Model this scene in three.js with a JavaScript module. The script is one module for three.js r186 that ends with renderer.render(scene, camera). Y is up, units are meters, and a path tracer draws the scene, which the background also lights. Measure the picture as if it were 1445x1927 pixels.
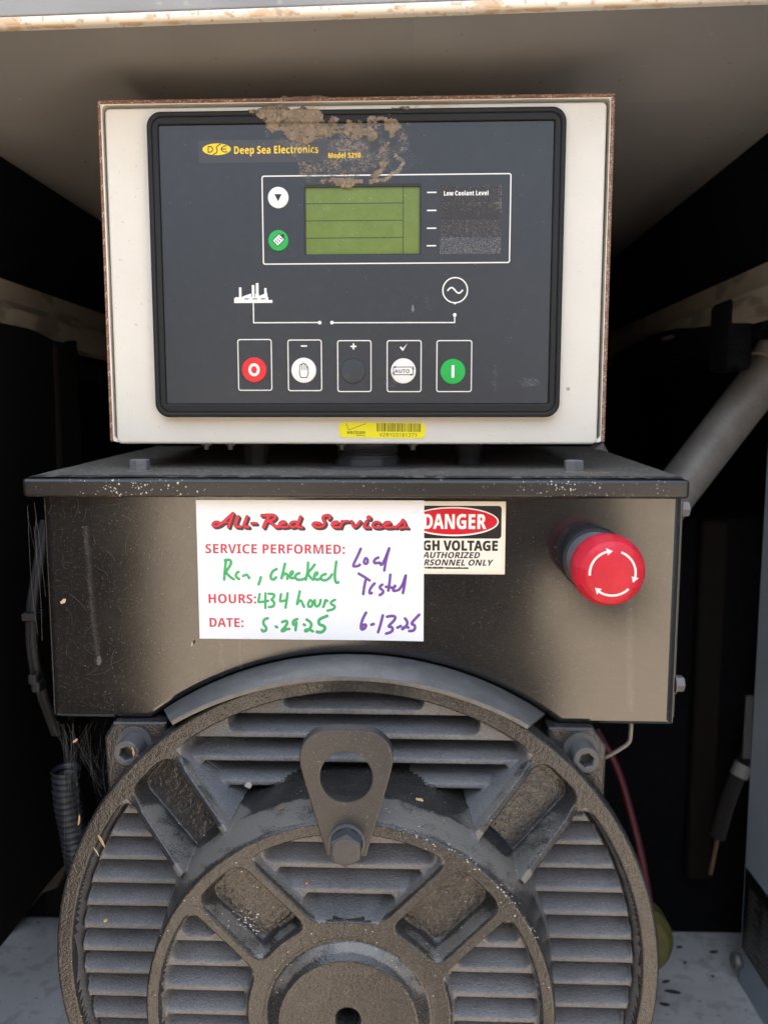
import * as THREE from 'three';
import { RoundedBoxGeometry } from 'three/addons/geometries/RoundedBoxGeometry.js';
import { mergeGeometries, toCreasedNormals } from 'three/addons/utils/BufferGeometryUtils.js';
import { MarchingCubes } from 'three/addons/objects/MarchingCubes.js';

// ------------------------------------------------------------------ camera, sky, sun, exposure
const EYE = 1.40;                                    // height of the lens above the ground
const scene = new THREE.Scene();
const camera = new THREE.PerspectiveCamera(65.43, 767 / 1024, 0.02, 400);
camera.rotation.order = 'YXZ';
camera.rotation.set(-0.11318, 0.03499, 0);
camera.position.set(0, EYE, 0);
camera.focus = 0.47;
camera.userData.fStop = 9;
scene.add(camera);
const renderer = new THREE.WebGLRenderer();
renderer.toneMapping = THREE.LinearToneMapping;
renderer.toneMappingExposure = 4.8;
renderer.shadowMap.enabled = true;

function hash(x, y, s) { let h = (x * 374761393 + y * 668265263 + s * 1442695041) | 0; h = Math.imul(h ^ (h >>> 13), 1274126177); h = Math.imul(h ^ (h >>> 16), 2246822519); return ((h ^ (h >>> 15)) >>> 0) / 4294967296; }
function noise(x, y, s = 0, per = 0) {
  const xi = Math.floor(x), yi = Math.floor(y), fx = x - xi, fy = y - yi, u = fx * fx * (3 - 2 * fx), v = fy * fy * (3 - 2 * fy);
  const w = per ? (k) => ((k % per) + per) % per : (k) => k, x0 = w(xi), x1 = w(xi + 1), y0 = w(yi), y1 = w(yi + 1);
  const a = hash(x0, y0, s), b = hash(x1, y0, s), c = hash(x0, y1, s), d = hash(x1, y1, s);
  return a + (b - a) * u + (c - a) * v + (a - b - c + d) * u * v;
}
function fbm(x, y, s = 0, oct = 4, per = 0) { let t = 0, a = 0.5, n = 0; for (let i = 0; i < oct; i++) { t += a * noise(x, y, s + i * 17, per); n += a; x *= 2; y *= 2; per *= 2; a *= 0.5; } return t / n; }
const clamp = (x, a = 0, b = 1) => Math.min(b, Math.max(a, x));
const sstep = (a, b, x) => { const t = clamp((x - a) / (b - a)); return t * t * (3 - 2 * t); };
const lerp = (a, b, t) => a + (b - a) * t;
let seedAt = 7;
const rnd = (a = 0, b = 1) => { seedAt = (seedAt + 0x6d2b79f5) | 0; let t = Math.imul(seedAt ^ (seedAt >>> 15), 1 | seedAt); t = (t + Math.imul(t ^ (t >>> 7), 61 | t)) ^ t; return a + (b - a) * (((t ^ (t >>> 14)) >>> 0) / 4294967296); };

{ // a pale summer sky with thin cloud, the same all round
  const w = 512, h = 256, d = new Float32Array(w * h * 4);
  for (let j = 0; j < h; j++) for (let i = 0; i < w; i++) {
    const el = (j + 0.5) / h * Math.PI - Math.PI / 2, az = i / w * Math.PI * 2, up = Math.max(0, Math.sin(el));
    const k = Math.pow(up, 0.55), cx = Math.cos(az) * Math.cos(el), cz = Math.sin(az) * Math.cos(el), q = 1 / (up + 0.25);
    const cl = sstep(0.45, 0.72, fbm(cx * q * 2.2 + 9, cz * q * 2.2 + 5, 3, 5)) * 0.6;
    const c = [lerp(0.66, 0.30, k), lerp(0.69, 0.40, k), lerp(0.74, 0.58, k)], o = (j * w + i) * 4;
    for (let n = 0; n < 3; n++) d[o + n] = (el < 0 ? 0.3 : lerp(c[n], [0.75, 0.77, 0.8][n], cl)) * 1.0;
    d[o + 3] = 1;
  }
  const sky = new THREE.DataTexture(d, w, h, THREE.RGBAFormat, THREE.FloatType);
  sky.mapping = THREE.EquirectangularReflectionMapping; sky.magFilter = THREE.LinearFilter; sky.needsUpdate = true;
  scene.background = sky; scene.environment = sky;
}
const sun = new THREE.DirectionalLight(0xfff0dc, 5.0);   // high, from behind the enclosure: its roof keeps the machine in shade
sun.position.set(-0.6, EYE + 4.4, -2.0);
sun.target.position.set(0, EYE, 0);
sun.castShadow = true;
Object.assign(sun.shadow.camera, { left: -3, right: 3, top: 3, bottom: -3, near: 0.1, far: 14 });
sun.shadow.mapSize.set(2048, 2048);
scene.add(sun, sun.target);

// ------------------------------------------------------------------ helpers (measures in millimetres; y from the height of the lens)
const M = 0.001;
const V = (x, y, z) => new THREE.Vector3(x * M, EYE + y * M, z * M);
const taken = {};
const numbered = (n) => { taken[n] = (taken[n] ?? -1) + 1; return taken[n] ? n + '_' + String(taken[n]).padStart(3, '0') : n; };
function finish(o) { o.castShadow = o.receiveShadow = true; return o; }
function clean(list) {
  const gs = (Array.isArray(list) ? list : [list]).map((g) => (g.index ? g.toNonIndexed() : g));
  gs.forEach((g) => { for (const k of Object.keys(g.attributes)) if (!['position', 'normal', 'uv'].includes(k)) g.deleteAttribute(k); });
  return gs.length > 1 ? mergeGeometries(gs) : gs[0];
}
function obj(name, geo, mat, parent) {                 // one named mesh; a part when it has a parent
  const m = finish(new THREE.Mesh(Array.isArray(geo) ? clean(geo) : geo, mat));
  m.name = parent ? name : numbered(name);
  (parent ?? scene).add(m);
  return m;
}
function tag(o, label, category, group) { o.userData.label = label; o.userData.category = category; if (group) o.userData.group = group; return o; }
function thing(name, label, category, group) { const o = new THREE.Group(); o.name = numbered(name); scene.add(o); return tag(o, label, category, group); }
function struct(name, geo, mat, parent) { const o = obj(name, geo, mat, parent); if (!parent) o.userData.kind = 'structure'; return o; }
function rbox(x0, x1, y0, y1, z0, z1, r = 0.8, seg = 2) {
  const g = new RoundedBoxGeometry((x1 - x0) * M, (y1 - y0) * M, Math.abs(z1 - z0) * M, seg, Math.min(r, (x1 - x0) / 2.01, (y1 - y0) / 2.01, Math.abs(z1 - z0) / 2.01) * M);
  return g.translate((x0 + x1) / 2 * M, EYE + (y0 + y1) / 2 * M, (z0 + z1) / 2 * M);
}
function planar(g, x0, x1, y0, y1) {                   // uv from the object's own width and height
  const p = g.attributes.position, uv = new Float32Array(p.count * 2);
  for (let i = 0; i < p.count; i++) { uv[2 * i] = (p.getX(i) / M - x0) / (x1 - x0); uv[2 * i + 1] = ((p.getY(i) - EYE) / M - y0) / (y1 - y0); }
  g.setAttribute('uv', new THREE.BufferAttribute(uv, 2));
  return g;
}
function boxUV(g) {                                    // uv in metres by the dominant side
  g = g.index ? g.toNonIndexed() : g;
  const p = g.attributes.position, n = g.attributes.normal, uv = new Float32Array(p.count * 2);
  for (let i = 0; i < p.count; i++) {
    const ax = Math.abs(n.getX(i)), ay = Math.abs(n.getY(i)), az = Math.abs(n.getZ(i));
    const [a, b] = az >= ax && az >= ay ? [p.getX(i), p.getY(i)] : ax >= ay ? [p.getZ(i), p.getY(i)] : [p.getX(i), p.getZ(i)];
    uv[2 * i] = a; uv[2 * i + 1] = b;
  }
  g.setAttribute('uv', new THREE.BufferAttribute(uv, 2));
  return g;
}
const shapeOf = (pts) => new THREE.Shape(pts.map(([x, y]) => new THREE.Vector2(x, y)));
function rrect(x0, x1, y0, y1, r, path = new THREE.Shape()) {
  path.moveTo(x0 + r, y0); path.lineTo(x1 - r, y0); path.absarc(x1 - r, y0 + r, r, -Math.PI / 2, 0); path.lineTo(x1, y1 - r); path.absarc(x1 - r, y1 - r, r, 0, Math.PI / 2);
  path.lineTo(x0 + r, y1); path.absarc(x0 + r, y1 - r, r, Math.PI / 2, Math.PI); path.lineTo(x0, y0 + r); path.absarc(x0 + r, y0 + r, r, Math.PI, Math.PI * 1.5);
  return path;
}
function slab(shape, z0, z1, bevel = 0.6, curve = 24, bseg = 2) {  // a shape (mm) between the planes z0 (back) and z1 (front), its edges rounded
  const g = new THREE.ExtrudeGeometry(shape, { depth: Math.max(0.01, z1 - z0 - 2 * bevel), bevelEnabled: bevel > 0, bevelThickness: bevel, bevelSize: bevel, bevelOffset: -bevel, bevelSegments: bseg, curveSegments: curve });
  g.translate(0, 0, z0 + bevel).scale(M, M, M).translate(0, EYE, 0);
  return g;
}
function tube(points, r, radial = 10, seg = 0, closed = false) {
  return new THREE.TubeGeometry(new THREE.CatmullRomCurve3(points, closed, 'centripetal'), seg || points.length * 8, r * M, radial, closed);
}
function cylZ(x, y, z0, z1, r0, r1 = r0, seg = 40) {   // a cylinder along z from z0 (back, radius r0) to z1 (front, r1)
  return new THREE.CylinderGeometry(r1 * M, r0 * M, Math.abs(z1 - z0) * M, seg).rotateX(Math.PI / 2).translate(x * M, EYE + y * M, (z0 + z1) / 2 * M);
}
function latheZ(x, y, prof, seg = 64) {                // prof: [radius, z] from back to front
  const g = new THREE.LatheGeometry(prof.map(([r, z]) => new THREE.Vector2(r * M, z * M)), seg);
  return toCreasedNormals(g.rotateX(Math.PI / 2).translate(x * M, EYE + y * M, 0), 0.6);
}
function latheY(x, y, z, prof, seg = 40) { return toCreasedNormals(new THREE.LatheGeometry(prof.map(([r, h]) => new THREE.Vector2(r * M, h * M)), seg).translate(x * M, EYE + y * M, z * M), 0.6); }
const AX = Math.tan(Math.PI * 65.43 / 360);
camera.updateMatrixWorld();
function at(px, py, z) {                               // where the sight line through a place in the photograph meets the upright plane z (mm)
  const d = new THREE.Vector3((px - 722.5) / 963.5 * AX, (963.5 - py) / 963.5 * AX, -1).applyQuaternion(camera.quaternion);
  return d.multiplyScalar(z * M / d.z).add(camera.position);
}

// ------------------------------------------------------------------ textures
const toS = new Uint8Array(4097);
for (let i = 0; i <= 4096; i++) { const c = i / 4096; toS[i] = Math.round(255 * (c <= 0.0031308 ? c * 12.92 : 1.055 * Math.pow(c, 1 / 2.4) - 0.055)); }
function colorTex(w, h, fn) {                          // fn(u, v) writes linear r, g, b into the array
  const d = new Uint8Array(w * h * 4), c = [0, 0, 0];
  for (let j = 0; j < h; j++) for (let i = 0; i < w; i++) {
    fn(c, (i + 0.5) / w, (j + 0.5) / h);
    const o = (j * w + i) * 4;
    for (let n = 0; n < 3; n++) d[o + n] = toS[Math.round(clamp(c[n]) * 4096)];
    d[o + 3] = 255;
  }
  const t = new THREE.DataTexture(d, w, h); t.colorSpace = THREE.SRGBColorSpace; t.magFilter = THREE.LinearFilter; t.wrapS = t.wrapT = THREE.RepeatWrapping; t.needsUpdate = true;
  return t;
}
function grayTex(w, h, fn) {
  const d = new Uint8Array(w * h * 4);
  for (let j = 0; j < h; j++) for (let i = 0; i < w; i++) { const o = (j * w + i) * 4; d[o] = d[o + 1] = d[o + 2] = clamp(fn((i + 0.5) / w, (j + 0.5) / h)) * 255; d[o + 3] = 255; }
  const t = new THREE.DataTexture(d, w, h); t.magFilter = THREE.LinearFilter; t.wrapS = t.wrapT = THREE.RepeatWrapping; t.needsUpdate = true;
  return t;
}
function canvasTex(w, h, draw) {
  const c = document.createElement('canvas'); c.width = w; c.height = h;
  draw(c.getContext('2d'));
  const t = new THREE.CanvasTexture(c); t.colorSpace = THREE.SRGBColorSpace;
  return t;
}
const rep = (t, k, k2 = k) => { const c = t.clone(); c.wrapS = c.wrapT = THREE.RepeatWrapping; c.repeat.set(k, k2); c.needsUpdate = true; return c; };
const mix3 = (c, r, g, b, t) => { c[0] += (r - c[0]) * t; c[1] += (g - c[1]) * t; c[2] += (b - c[2]) * t; };
const grainTile = grayTex(256, 256, (u, v) => 0.55 * fbm(u * 32, v * 32, 11, 3, 32) + 0.45 * noise(u * 128, v * 128, 5, 128));
const castTile = grayTex(512, 512, (u, v) => { const a = fbm(u * 20, v * 20, 21, 3, 20), b = noise(u * 44, v * 44, 31, 44); return 0.6 * a + 0.4 * b; });
const mottleTile = colorTex(512, 512, (c, u, v) => { const a = 0.8 + 0.4 * fbm(u * 6, v * 6, 40, 5, 6), s = hash(Math.floor(u * 512), Math.floor(v * 512), 8) > 0.996 ? 1.5 : 1; c[0] = c[1] = c[2] = clamp(0.75 * a * s); });
const std = (o) => new THREE.MeshStandardMaterial(o), phys = (o) => new THREE.MeshPhysicalMaterial(o);
const rgb = (r, g, b) => new THREE.Color().setRGB(r, g, b);
function plain(r, g, b, rough, more = {}) { return std({ color: rgb(r / 0.75, g / 0.75, b / 0.75), map: rep(mottleTile, 5), roughness: rough, ...more }); }   // for uv in metres

// ------------------------------------------------------------------ the enclosure and the ground
const groundMap = colorTex(512, 512, (c, u, v) => { const a = fbm(u * 8, v * 8, 50, 6, 8), b = noise(u * 160, v * 160, 51, 160), k = 0.72 + 0.4 * a + 0.22 * (b - 0.5); c[0] = 0.54 * k; c[1] = 0.45 * k; c[2] = 0.345 * k; });
{
  const g = new THREE.PlaneGeometry(240, 240).rotateX(-Math.PI / 2); g.attributes.uv.array.forEach((x, i, a) => (a[i] = x * 240));
  struct('ground', g, std({ map: rep(groundMap, 0.5), roughness: 0.95, bumpMap: rep(grainTile, 1.2), bumpScale: 0.01 }));
}
const floorMap = colorTex(1024, 1024, (c, u, v) => {
  const a = fbm(u * 14, v * 14, 60, 5), b = fbm(u * 60, v * 60, 66, 3), k = 0.86 + 0.3 * a; c[0] = 0.58 * k; c[1] = 0.575 * k; c[2] = 0.575 * k;
  if (b > 0.62) mix3(c, 0.16, 0.15, 0.14, 0.28 * sstep(0.55, 0.75, b)); if (noise(u * 190, v * 190, 67) > 0.93) mix3(c, 0.1, 0.095, 0.09, 0.6);
});
const floorMat = std({ map: rep(floorMap, 1.6), roughness: 0.55, bumpMap: rep(grainTile, 16), bumpScale: 0.0004 });
struct('enclosure_floor', boxUV(rbox(-620, 620, -640, -575, -1420, -330, 2)), floorMat);
const FOAM = phys({ color: rgb(0.0065, 0.0068, 0.0085), roughness: 1, specularIntensity: 0.15, bumpMap: rep(grainTile, 9), bumpScale: 0.003 });
const STRIP = phys({ color: rgb(0.0125, 0.0102, 0.0086), roughness: 1, specularIntensity: 0.15 });
const CEIL = colorTex(1024, 1024, (c, u, v) => {       // old white paint gone grey, with flecks
  const a = fbm(u * 7, v * 5, 70, 5), b = noise(u * 150, v * 60, 71), f = noise(u * 90, v * 30, 72), k = 0.85 + 0.3 * a;
  c[0] = 0.30 * k; c[1] = 0.29 * k; c[2] = 0.28 * k;
  if (b > 0.972 && a > 0.47) mix3(c, 0.08, 0.072, 0.065, 0.6); if (f > 0.972) mix3(c, 0.5, 0.48, 0.45, 0.35);
});
{
  const roof = new THREE.Group(); roof.name = 'enclosure_roof'; roof.userData.kind = 'structure'; scene.add(roof);
  const W = (g) => g.translate(0, -(EYE + 0.231), 0.48);
  const lip = colorTex(512, 512, (c, u, v) => { const a = fbm(u * 22, v * 40, 80, 4, 0), b = fbm(u * 110, v * 110, 81, 3); c[0] = 0.7; c[1] = 0.645; c[2] = 0.54; mix3(c, 0.52, 0.3, 0.12, 0.7 * sstep(0.56, 0.7, a)); if (b > 0.7) mix3(c, 0.3, 0.15, 0.06, 0.5); });
  const fascia = colorTex(512, 128, (c, u, v) => { const a = fbm(u * 26, v * 4, 90, 5), b = noise(u * 160, v * 20, 91); c[0] = 0.2 + 0.1 * a; c[1] = 0.196 + 0.098 * a; c[2] = 0.19 + 0.094 * a; if (b > 0.9) mix3(c, 0.4, 0.38, 0.34, 0.5); });
  obj('roof_sheet', W(boxUV(rbox(-540, 540, 231, 239, -1420, -479, 1))), std({ map: rep(CEIL, 1.6), roughness: 0.5 }), roof);
  obj('roof_fascia', W(planar(rbox(-540, 540, 232, 310, -478.5, -473, 1), -540, 540, 232, 310)), std({ map: fascia, roughness: 0.6 }), roof);
  obj('roof_hem', W(boxUV(rbox(-540, 540, 225.8, 231.6, -479, -471, 2.6, 3))), std({ map: rep(lip, 3.7), roughness: 0.55 }), roof);
  roof.position.set(0, EYE + 0.231, -0.48); roof.rotation.z = 0.0166;
}
struct('insulated_wall_left', boxUV(rbox(-520, -352, 60, 300, -1420, -530, 4)), FOAM);
struct('insulated_wall_left_lower', boxUV(rbox(-620, -490, -575, 58, -1420, -500, 4)), FOAM);
struct('insulated_wall_right', boxUV(rbox(291, 470, 75, 300, -1420, -690, 4)), FOAM);
struct('insulated_wall_right_lower', boxUV(rbox(400, 520, -575, 73, -1420, -790, 4)), FOAM);
struct('insulated_back_wall', boxUV(rbox(-560, 560, -575, 300, -1460, -1400, 4)), FOAM);
struct('insulated_bulkhead', boxUV(rbox(-489, 399, -575, -100, -900, -852, 6)), FOAM);
{
  const tan = colorTex(512, 128, (c, u, v) => { const a = fbm(u * 20, v * 5, 95, 5); c[0] = 0.2 + 0.1 * a; c[1] = 0.165 + 0.085 * a; c[2] = 0.12 + 0.06 * a; mix3(c, 0.07, 0.055, 0.04, sstep(0.56, 0.7, fbm(u * 9, v * 6, 97, 4)) * 0.6); });
  const rail = (name, s, x, y0, y1, label) => {
    const t = thing(name, label, 'frame rail', null), m = std({ map: rep(tan, 2, 8), roughness: 0.7 });
    const ym = lerp(y0, y1, 0.52), sgn = s;
    obj('upper_flange', boxUV(rbox(Math.min(x, x + sgn * 14), Math.max(x, x + sgn * 14), ym, y1, -1398, -500, 1)), m, t);
    obj('lower_flange', boxUV(rbox(Math.min(x, x + sgn * 22), Math.max(x, x + sgn * 22), y0, ym - 0.5, -1398, -500, 2)), m, t);
  };
  rail('frame_rail', 1, -351, 69, 117, 'tan steel rail running back along the left wall beside the control box');
  rail('frame_rail', -1, 290, 82, 124, 'tan steel rail running back along the right wall above the grey pipe');
  const drape = (x0, x1, z0, z1, y1, y0, label) => {   // loose insulation hanging over a rail, its edge uneven
    const n = 26, pos = [], idx = [];
    for (let i = 0; i <= n; i++) { const k = i / n, z = lerp(z0, z1, k), top = y1 + 9 * (noise(k * 6, x0, 3) - 0.5) + 6 * Math.sin(k * 3.1); for (let j = 0; j <= 10; j++) { const y = lerp(top, y0, j / 10); const p = V(lerp(x0, x1, noise(k * 5, j * 0.7, 4)), y, z); pos.push(p.x, p.y, p.z); } }
    for (let i = 0; i < n; i++) for (let j = 0; j < 10; j++) { const a = i * 11 + j, b = a + 11; idx.push(a, b, a + 1, b, b + 1, a + 1); }
    const g = new THREE.BufferGeometry(); g.setAttribute('position', new THREE.Float32BufferAttribute(pos, 3)); g.setIndex(idx); g.computeVertexNormals();
    tag(obj('insulation_sheet', g, phys({ color: rgb(0.0055, 0.005, 0.0048), roughness: 1, specularIntensity: 0.2, side: THREE.DoubleSide })), label, 'insulation', null);
  };
  drape(-331, -326, -784, -493, 74, -420, 'black insulation sheet hanging over the lower edge of the left rail');
  drape(269, 264, -1100, -705, 86, 66, 'black insulation sheet hanging over the lower edge of the right rail');
  tag(obj('foam_strip', boxUV(rbox(-354, -324, -290, 74, -780, -726, 6)), STRIP), 'dark brown foam strip hanging upright at the left of the control box', 'insulation', null);
  tag(obj('foam_strip', boxUV(rbox(264, 287, 43, 103, -736, -693, 6)), FOAM), 'black foam strip hanging over the right rail above the pipe', 'insulation', null);
  tag(obj('foam_strip', boxUV(rbox(302, 330, -500, -102, -850, -832, 5)), STRIP), 'dark brown upright foam strip low behind the alternator on the right', 'insulation', null);
}
{ // the open door of the enclosure stands off frame on the left; the machine's gloss paint mirrors it
  const t = thing('enclosure_door', 'open dark door of the enclosure standing forward at the left', 'door', null);
  obj('door_panel', boxUV(rbox(-548, -520, -930, 228, -500, 620, 3)), phys({ color: rgb(0.012, 0.011, 0.011), roughness: 1, specularIntensity: 0.15 }), t);
  obj('handle', boxUV(rbox(-518, -504, -190, -70, 340, 360, 4)), plain(0.1, 0.1, 0.1, 0.4, { metalness: 0.6 }), t);
}

// ------------------------------------------------------------------ shared materials of the machine
const creamMap = colorTex(1024, 700, (c, u, v) => {
  const a = fbm(u * 9, v * 6, 101, 5), sp = noise(u * 260, v * 190, 102), sp2 = noise(u * 120 + 4, v * 60, 103), b = noise(u * 6, v * 5, 104);
  const k = 0.94 + 0.1 * a; c[0] = 0.66 * k; c[1] = 0.622 * k; c[2] = 0.54 * k;
  if (sp > 0.93 + 0.05 * b) mix3(c, 0.38, 0.32, 0.25, 0.45); if (sp2 > 0.978) mix3(c, 0.4, 0.36, 0.3, 0.4);
  const st = fbm(u * 24, v * 3, 108, 4); if (v > 0.93) mix3(c, 0.5, 0.33, 0.12, sstep(0.5, 0.66, st) * 0.7 * sstep(0.3, 0.42, u) * sstep(0.75, 0.6, u));
  const sc = Math.abs((u - 0.112) - 0.3 * (v - 0.14)), in1 = v > 0.115 && v < 0.165 && u > 0.09 && u < 0.13; if (in1 && sc < 0.004 * (0.4 + noise(u * 300, v * 300, 6))) mix3(c, 0.16, 0.16, 0.17, 0.8);
  if (Math.hypot((u - 0.938) * 1.45, v - 0.168) < 0.0055) mix3(c, 0.2, 0.2, 0.2, 0.8);
});
const CREAM = std({ map: creamMap, roughness: 0.42, bumpMap: rep(grainTile, 14, 10), bumpScale: 0.00001 });
const rustMap = colorTex(512, 128, (c, u, v) => { const a = fbm(u * 60, v * 14, 111, 4), b = noise(u * 200, v * 50, 112); c[0] = 0.10 + 0.16 * a; c[1] = 0.042 + 0.08 * a; c[2] = 0.027 + 0.048 * a; if (b > 0.74) mix3(c, 0.6, 0.48, 0.36, 0.75); if (b < 0.15) mix3(c, 0.05, 0.02, 0.015, 0.6); });
const RUST = std({ map: rep(rustMap, 6, 60), roughness: 0.85, bumpMap: rep(grainTile, 12, 4), bumpScale: 0.0004 });
const STEEL = plain(0.2, 0.195, 0.185, 0.55, { metalness: 0.5 });
const BLACKSTEEL = plain(0.045, 0.046, 0.05, 0.42);
const RUBBER = plain(0.009, 0.009, 0.01, 0.7);
const BLACK = plain(0.007, 0.007, 0.008, 0.6);

// ------------------------------------------------------------------ control box
const box = thing('control_box', 'cream steel control box with rusty front edges on the black junction box', 'control box', null);
{
  const outer = rrect(-198, 123.4, -13.5, 200, 4), hole = rrect(-195.6, 121, -11.5, 197.6, 2.5, new THREE.Path());
  outer.holes.push(hole);
  obj('shell', boxUV(slab(outer, -690, -520.4, 0.3, 8)), std({ map: rep(mottleTile, 5), color: rgb(1, 0.94, 0.82), roughness: 0.5 }), box);
  const eg = clean([rbox(-198.3, -196.4, -13.4, 198, -521.5, -519.8, 0.7), rbox(121.5, 123.9, -13.4, 198, -521.5, -519.8, 0.7), rbox(-198.3, 123.9, 198.1, 200.4, -521.5, -519.8, 0.7)]);
  obj('rusty_edge', boxUV(eg), RUST, box);
  obj('back_panel', boxUV(rbox(-195, 120.5, -11, 197, -688, -684, 0.5)), plain(0.5, 0.47, 0.4, 0.5), box);
  const lid = rrect(-193.6, 118.8, -14.6, 195.2, 3.4);
  lid.holes.push(rrect(-160, 88, 8, 185, 5, new THREE.Path()));
  obj('front_panel', planar(slab(lid, -534, -519, 1.7, 12, 4), -193.6, 118.8, -14.6, 195.2), CREAM, box);
  for (const x of [-141, -124.5, -48, 0.5]) {
    obj('screw', boxUV(mergeGeometries([latheY(x, -19.5, -545, [[0, 0], [1.9, 0.3], [1.9, 5.6], [0, 5.6]], 12), latheY(x, -15.6, -545, [[0, -1], [3.6, -0.8], [3.6, 1], [0, 1]], 6)])), STEEL, box);
  }
  for (const x of [-109, 39]) obj('rubber_mount', boxUV(latheY(x, -31, -556, [[0, -2], [9.6, -2], [9.9, 2], [8.6, 6], [9.4, 11], [9.9, 15], [9.9, 18], [0, 18]], 32)), RUBBER, box);
  obj('cable_gland', boxUV(latheY(-31, -30, -560, [[0, -2], [46, -2], [46, -0.4], [23, 0], [23, 4.5], [21.5, 5], [21.5, 6.5], [20.4, 7.5], [21.5, 8.5], [20.4, 9.5], [21.5, 10.5], [20.4, 11.5], [21.5, 13], [21.5, 17], [0, 17]], 48)), plain(0.055, 0.055, 0.058, 0.55), box);
}

// ------------------------------------------------------------------ generator controller
const ctl = thing('generator_controller', 'dark grey generator controller with green screen set in the cream control box', 'controller', null);
{
  const bez = phys({ color: rgb(0.011, 0.011, 0.0112), roughness: 0.55, specularIntensity: 0.6, bumpMap: rep(grainTile, 60), bumpScale: 0.00003 });
  const o1 = rrect(-165.3, 93.3, 2.7, 190.6, 9); o1.holes.push(rrect(-162, 90, 6, 187.3, 6.4, new THREE.Path()));
  const o2 = rrect(-162.3, 90.3, 5.7, 187.6, 6.8); o2.holes.push(rrect(-158.3, 86.2, 11.2, 182.9, 1.2, new THREE.Path()));
  obj('bezel', boxUV(clean([slab(o1, -535, -512.2, 1.5, 14, 4), slab(o2, -535, -512.9, 1.1, 14, 3)])), bez, ctl);
  // the printed face: millimetres, origin at its top left
  const S = 8, X0 = -158.2, Y1 = 182.8, Wm = 244.3, Hm = 171.5;
  const faceTex = canvasTex(Math.round(Wm * S), Math.round(Hm * S), (c) => {
    c.scale(S, S); c.translate(-X0, Y1); c.scale(1, -1);
    const text = (s, x0, x1, y, size, fill, weight = 'bold') => { c.save(); c.translate(x0, y); c.scale(1, -1); c.font = weight + ' ' + size + 'px sans-serif'; c.fillStyle = fill; c.scale((x1 - x0) / c.measureText(s).width, 1); c.fillText(s, 0, 0); c.restore(); };
    const rr = (x0, x1, y0, y1, r) => { c.beginPath(); c.roundRect(x0, y0, x1 - x0, y1 - y0, r); };
    c.fillStyle = '#2a2e33'; c.fillRect(X0, Y1 - Hm, Wm, Hm);
    for (let i = 0; i < 2600; i++) { const k = rnd(); c.fillStyle = k < 0.5 ? 'rgba(58,63,68,0.05)' : 'rgba(34,38,42,0.05)'; c.beginPath(); c.arc(rnd(X0, X0 + Wm), rnd(Y1 - Hm, Y1), rnd(0.5, 4), 0, 7); c.fill(); }
    c.fillStyle = '#3b3d40'; rr(-133.4, -26.4, 160.2, 173.6, 0.6); c.fill();
    c.fillStyle = '#f2c80f'; c.beginPath(); c.ellipse(-122.1, 168.3, 8.9, 3.5, 0, 0, 7); c.fill();
    c.strokeStyle = '#26282a'; c.lineWidth = 0.62; c.lineJoin = c.lineCap = 'round';
    const line = (p) => { c.beginPath(); p.forEach(([x, y], i) => (i ? c.lineTo(x, y) : c.moveTo(x, y))); c.stroke(); };
    line([[-127.4, 166.6], [-127.3, 170], [-125.6, 169.9], [-124.5, 168.8], [-124.8, 167.4], [-126, 166.6], [-127.4, 166.6]]);
    line([[-119.6, 171.2], [-121.2, 170.6], [-122.3, 169.4], [-121.7, 167.6], [-122.2, 166.2], [-124.2, 165.3]]);
    line([[-115.9, 170.2], [-117.6, 170.1], [-118.8, 169.3], [-119.2, 168.3], [-118.6, 167.2], [-117.2, 166.6], [-115.6, 166.7]]); line([[-119, 168.4], [-116.1, 168.4]]);
    text('Deep Sea Electronics', -111.6, -58.4, 165.7, 6.2, '#f2c80f'); text('Model 5210', -52.8, -32.3, 162.3, 4.3, '#f2c80f');
    const WH = '#e9e6dc'; c.strokeStyle = WH; c.lineWidth = 0.75;
    rr(-94, 60.2, 98.6, 151.9, 1.2); c.stroke();
    for (const y of [141.2, 130.4, 119.7, 109.1]) { c.lineWidth = 0.8; line([[9, y], [14.2, y]]); }
    ['#2a2626', '#2b2625', '#2d2a2a', '#34363a'].forEach((f, i) => { c.fillStyle = f; c.fillRect(16.8, 103.9 + (3 - i) * 10.42, 37.8, 10.1); });
    for (let i = 0; i < 2300; i++) {                    // the worn silvering of the four caption windows
      const r = [0, 1, 2, 2, 3, 3, 3, 3, 3][Math.floor(rnd(0, 9))], x = 16.8 + 37.8 * (r < 2 ? 1 - Math.pow(rnd(), 2.2) : rnd()), y = 103.9 + (3 - r) * 10.42 + 10.1 * (r < 2 ? (r ? 1 - rnd() * rnd() : rnd()) : rnd());
      c.fillStyle = r < 2 ? 'rgba(172,158,136,0.6)' : 'rgba(178,172,160,0.5)'; c.fillRect(Math.min(x, 54.3), Math.min(y, 145.3), rnd(0.12, 0.42), rnd(0.12, 0.5));
    }
    text('Low Coolant Level', 18.8, 46.7, 138.8, 3.7, '#f4f2ec');
    c.fillStyle = WH; c.fillRect(-113.1, 74.7, 24.4, 1.8); c.fillRect(-113.1, 74.7, 3, 3); c.fillRect(-112.5, 75.5, 21.2, 2.8);
    for (const [x, w, y] of [[-109.9, 1.6, 84.4], [-101.7, 1.7, 85.8], [-99.1, 1.7, 87], [-93.8, 1.5, 83.9]]) c.fillRect(x, 76, w, y - 76);
    c.beginPath(); c.moveTo(-107.6, 77); c.lineTo(-107.6, 78.8); c.lineTo(-102.2, 80.6); c.lineTo(-102.2, 77); c.fill(); c.beginPath(); c.moveTo(-97.4, 77); c.lineTo(-97.4, 79); c.lineTo(-92, 81); c.lineTo(-91.6, 77); c.fill();
    c.fillRect(-99.6, 76, 2.4, 4.4);
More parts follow.
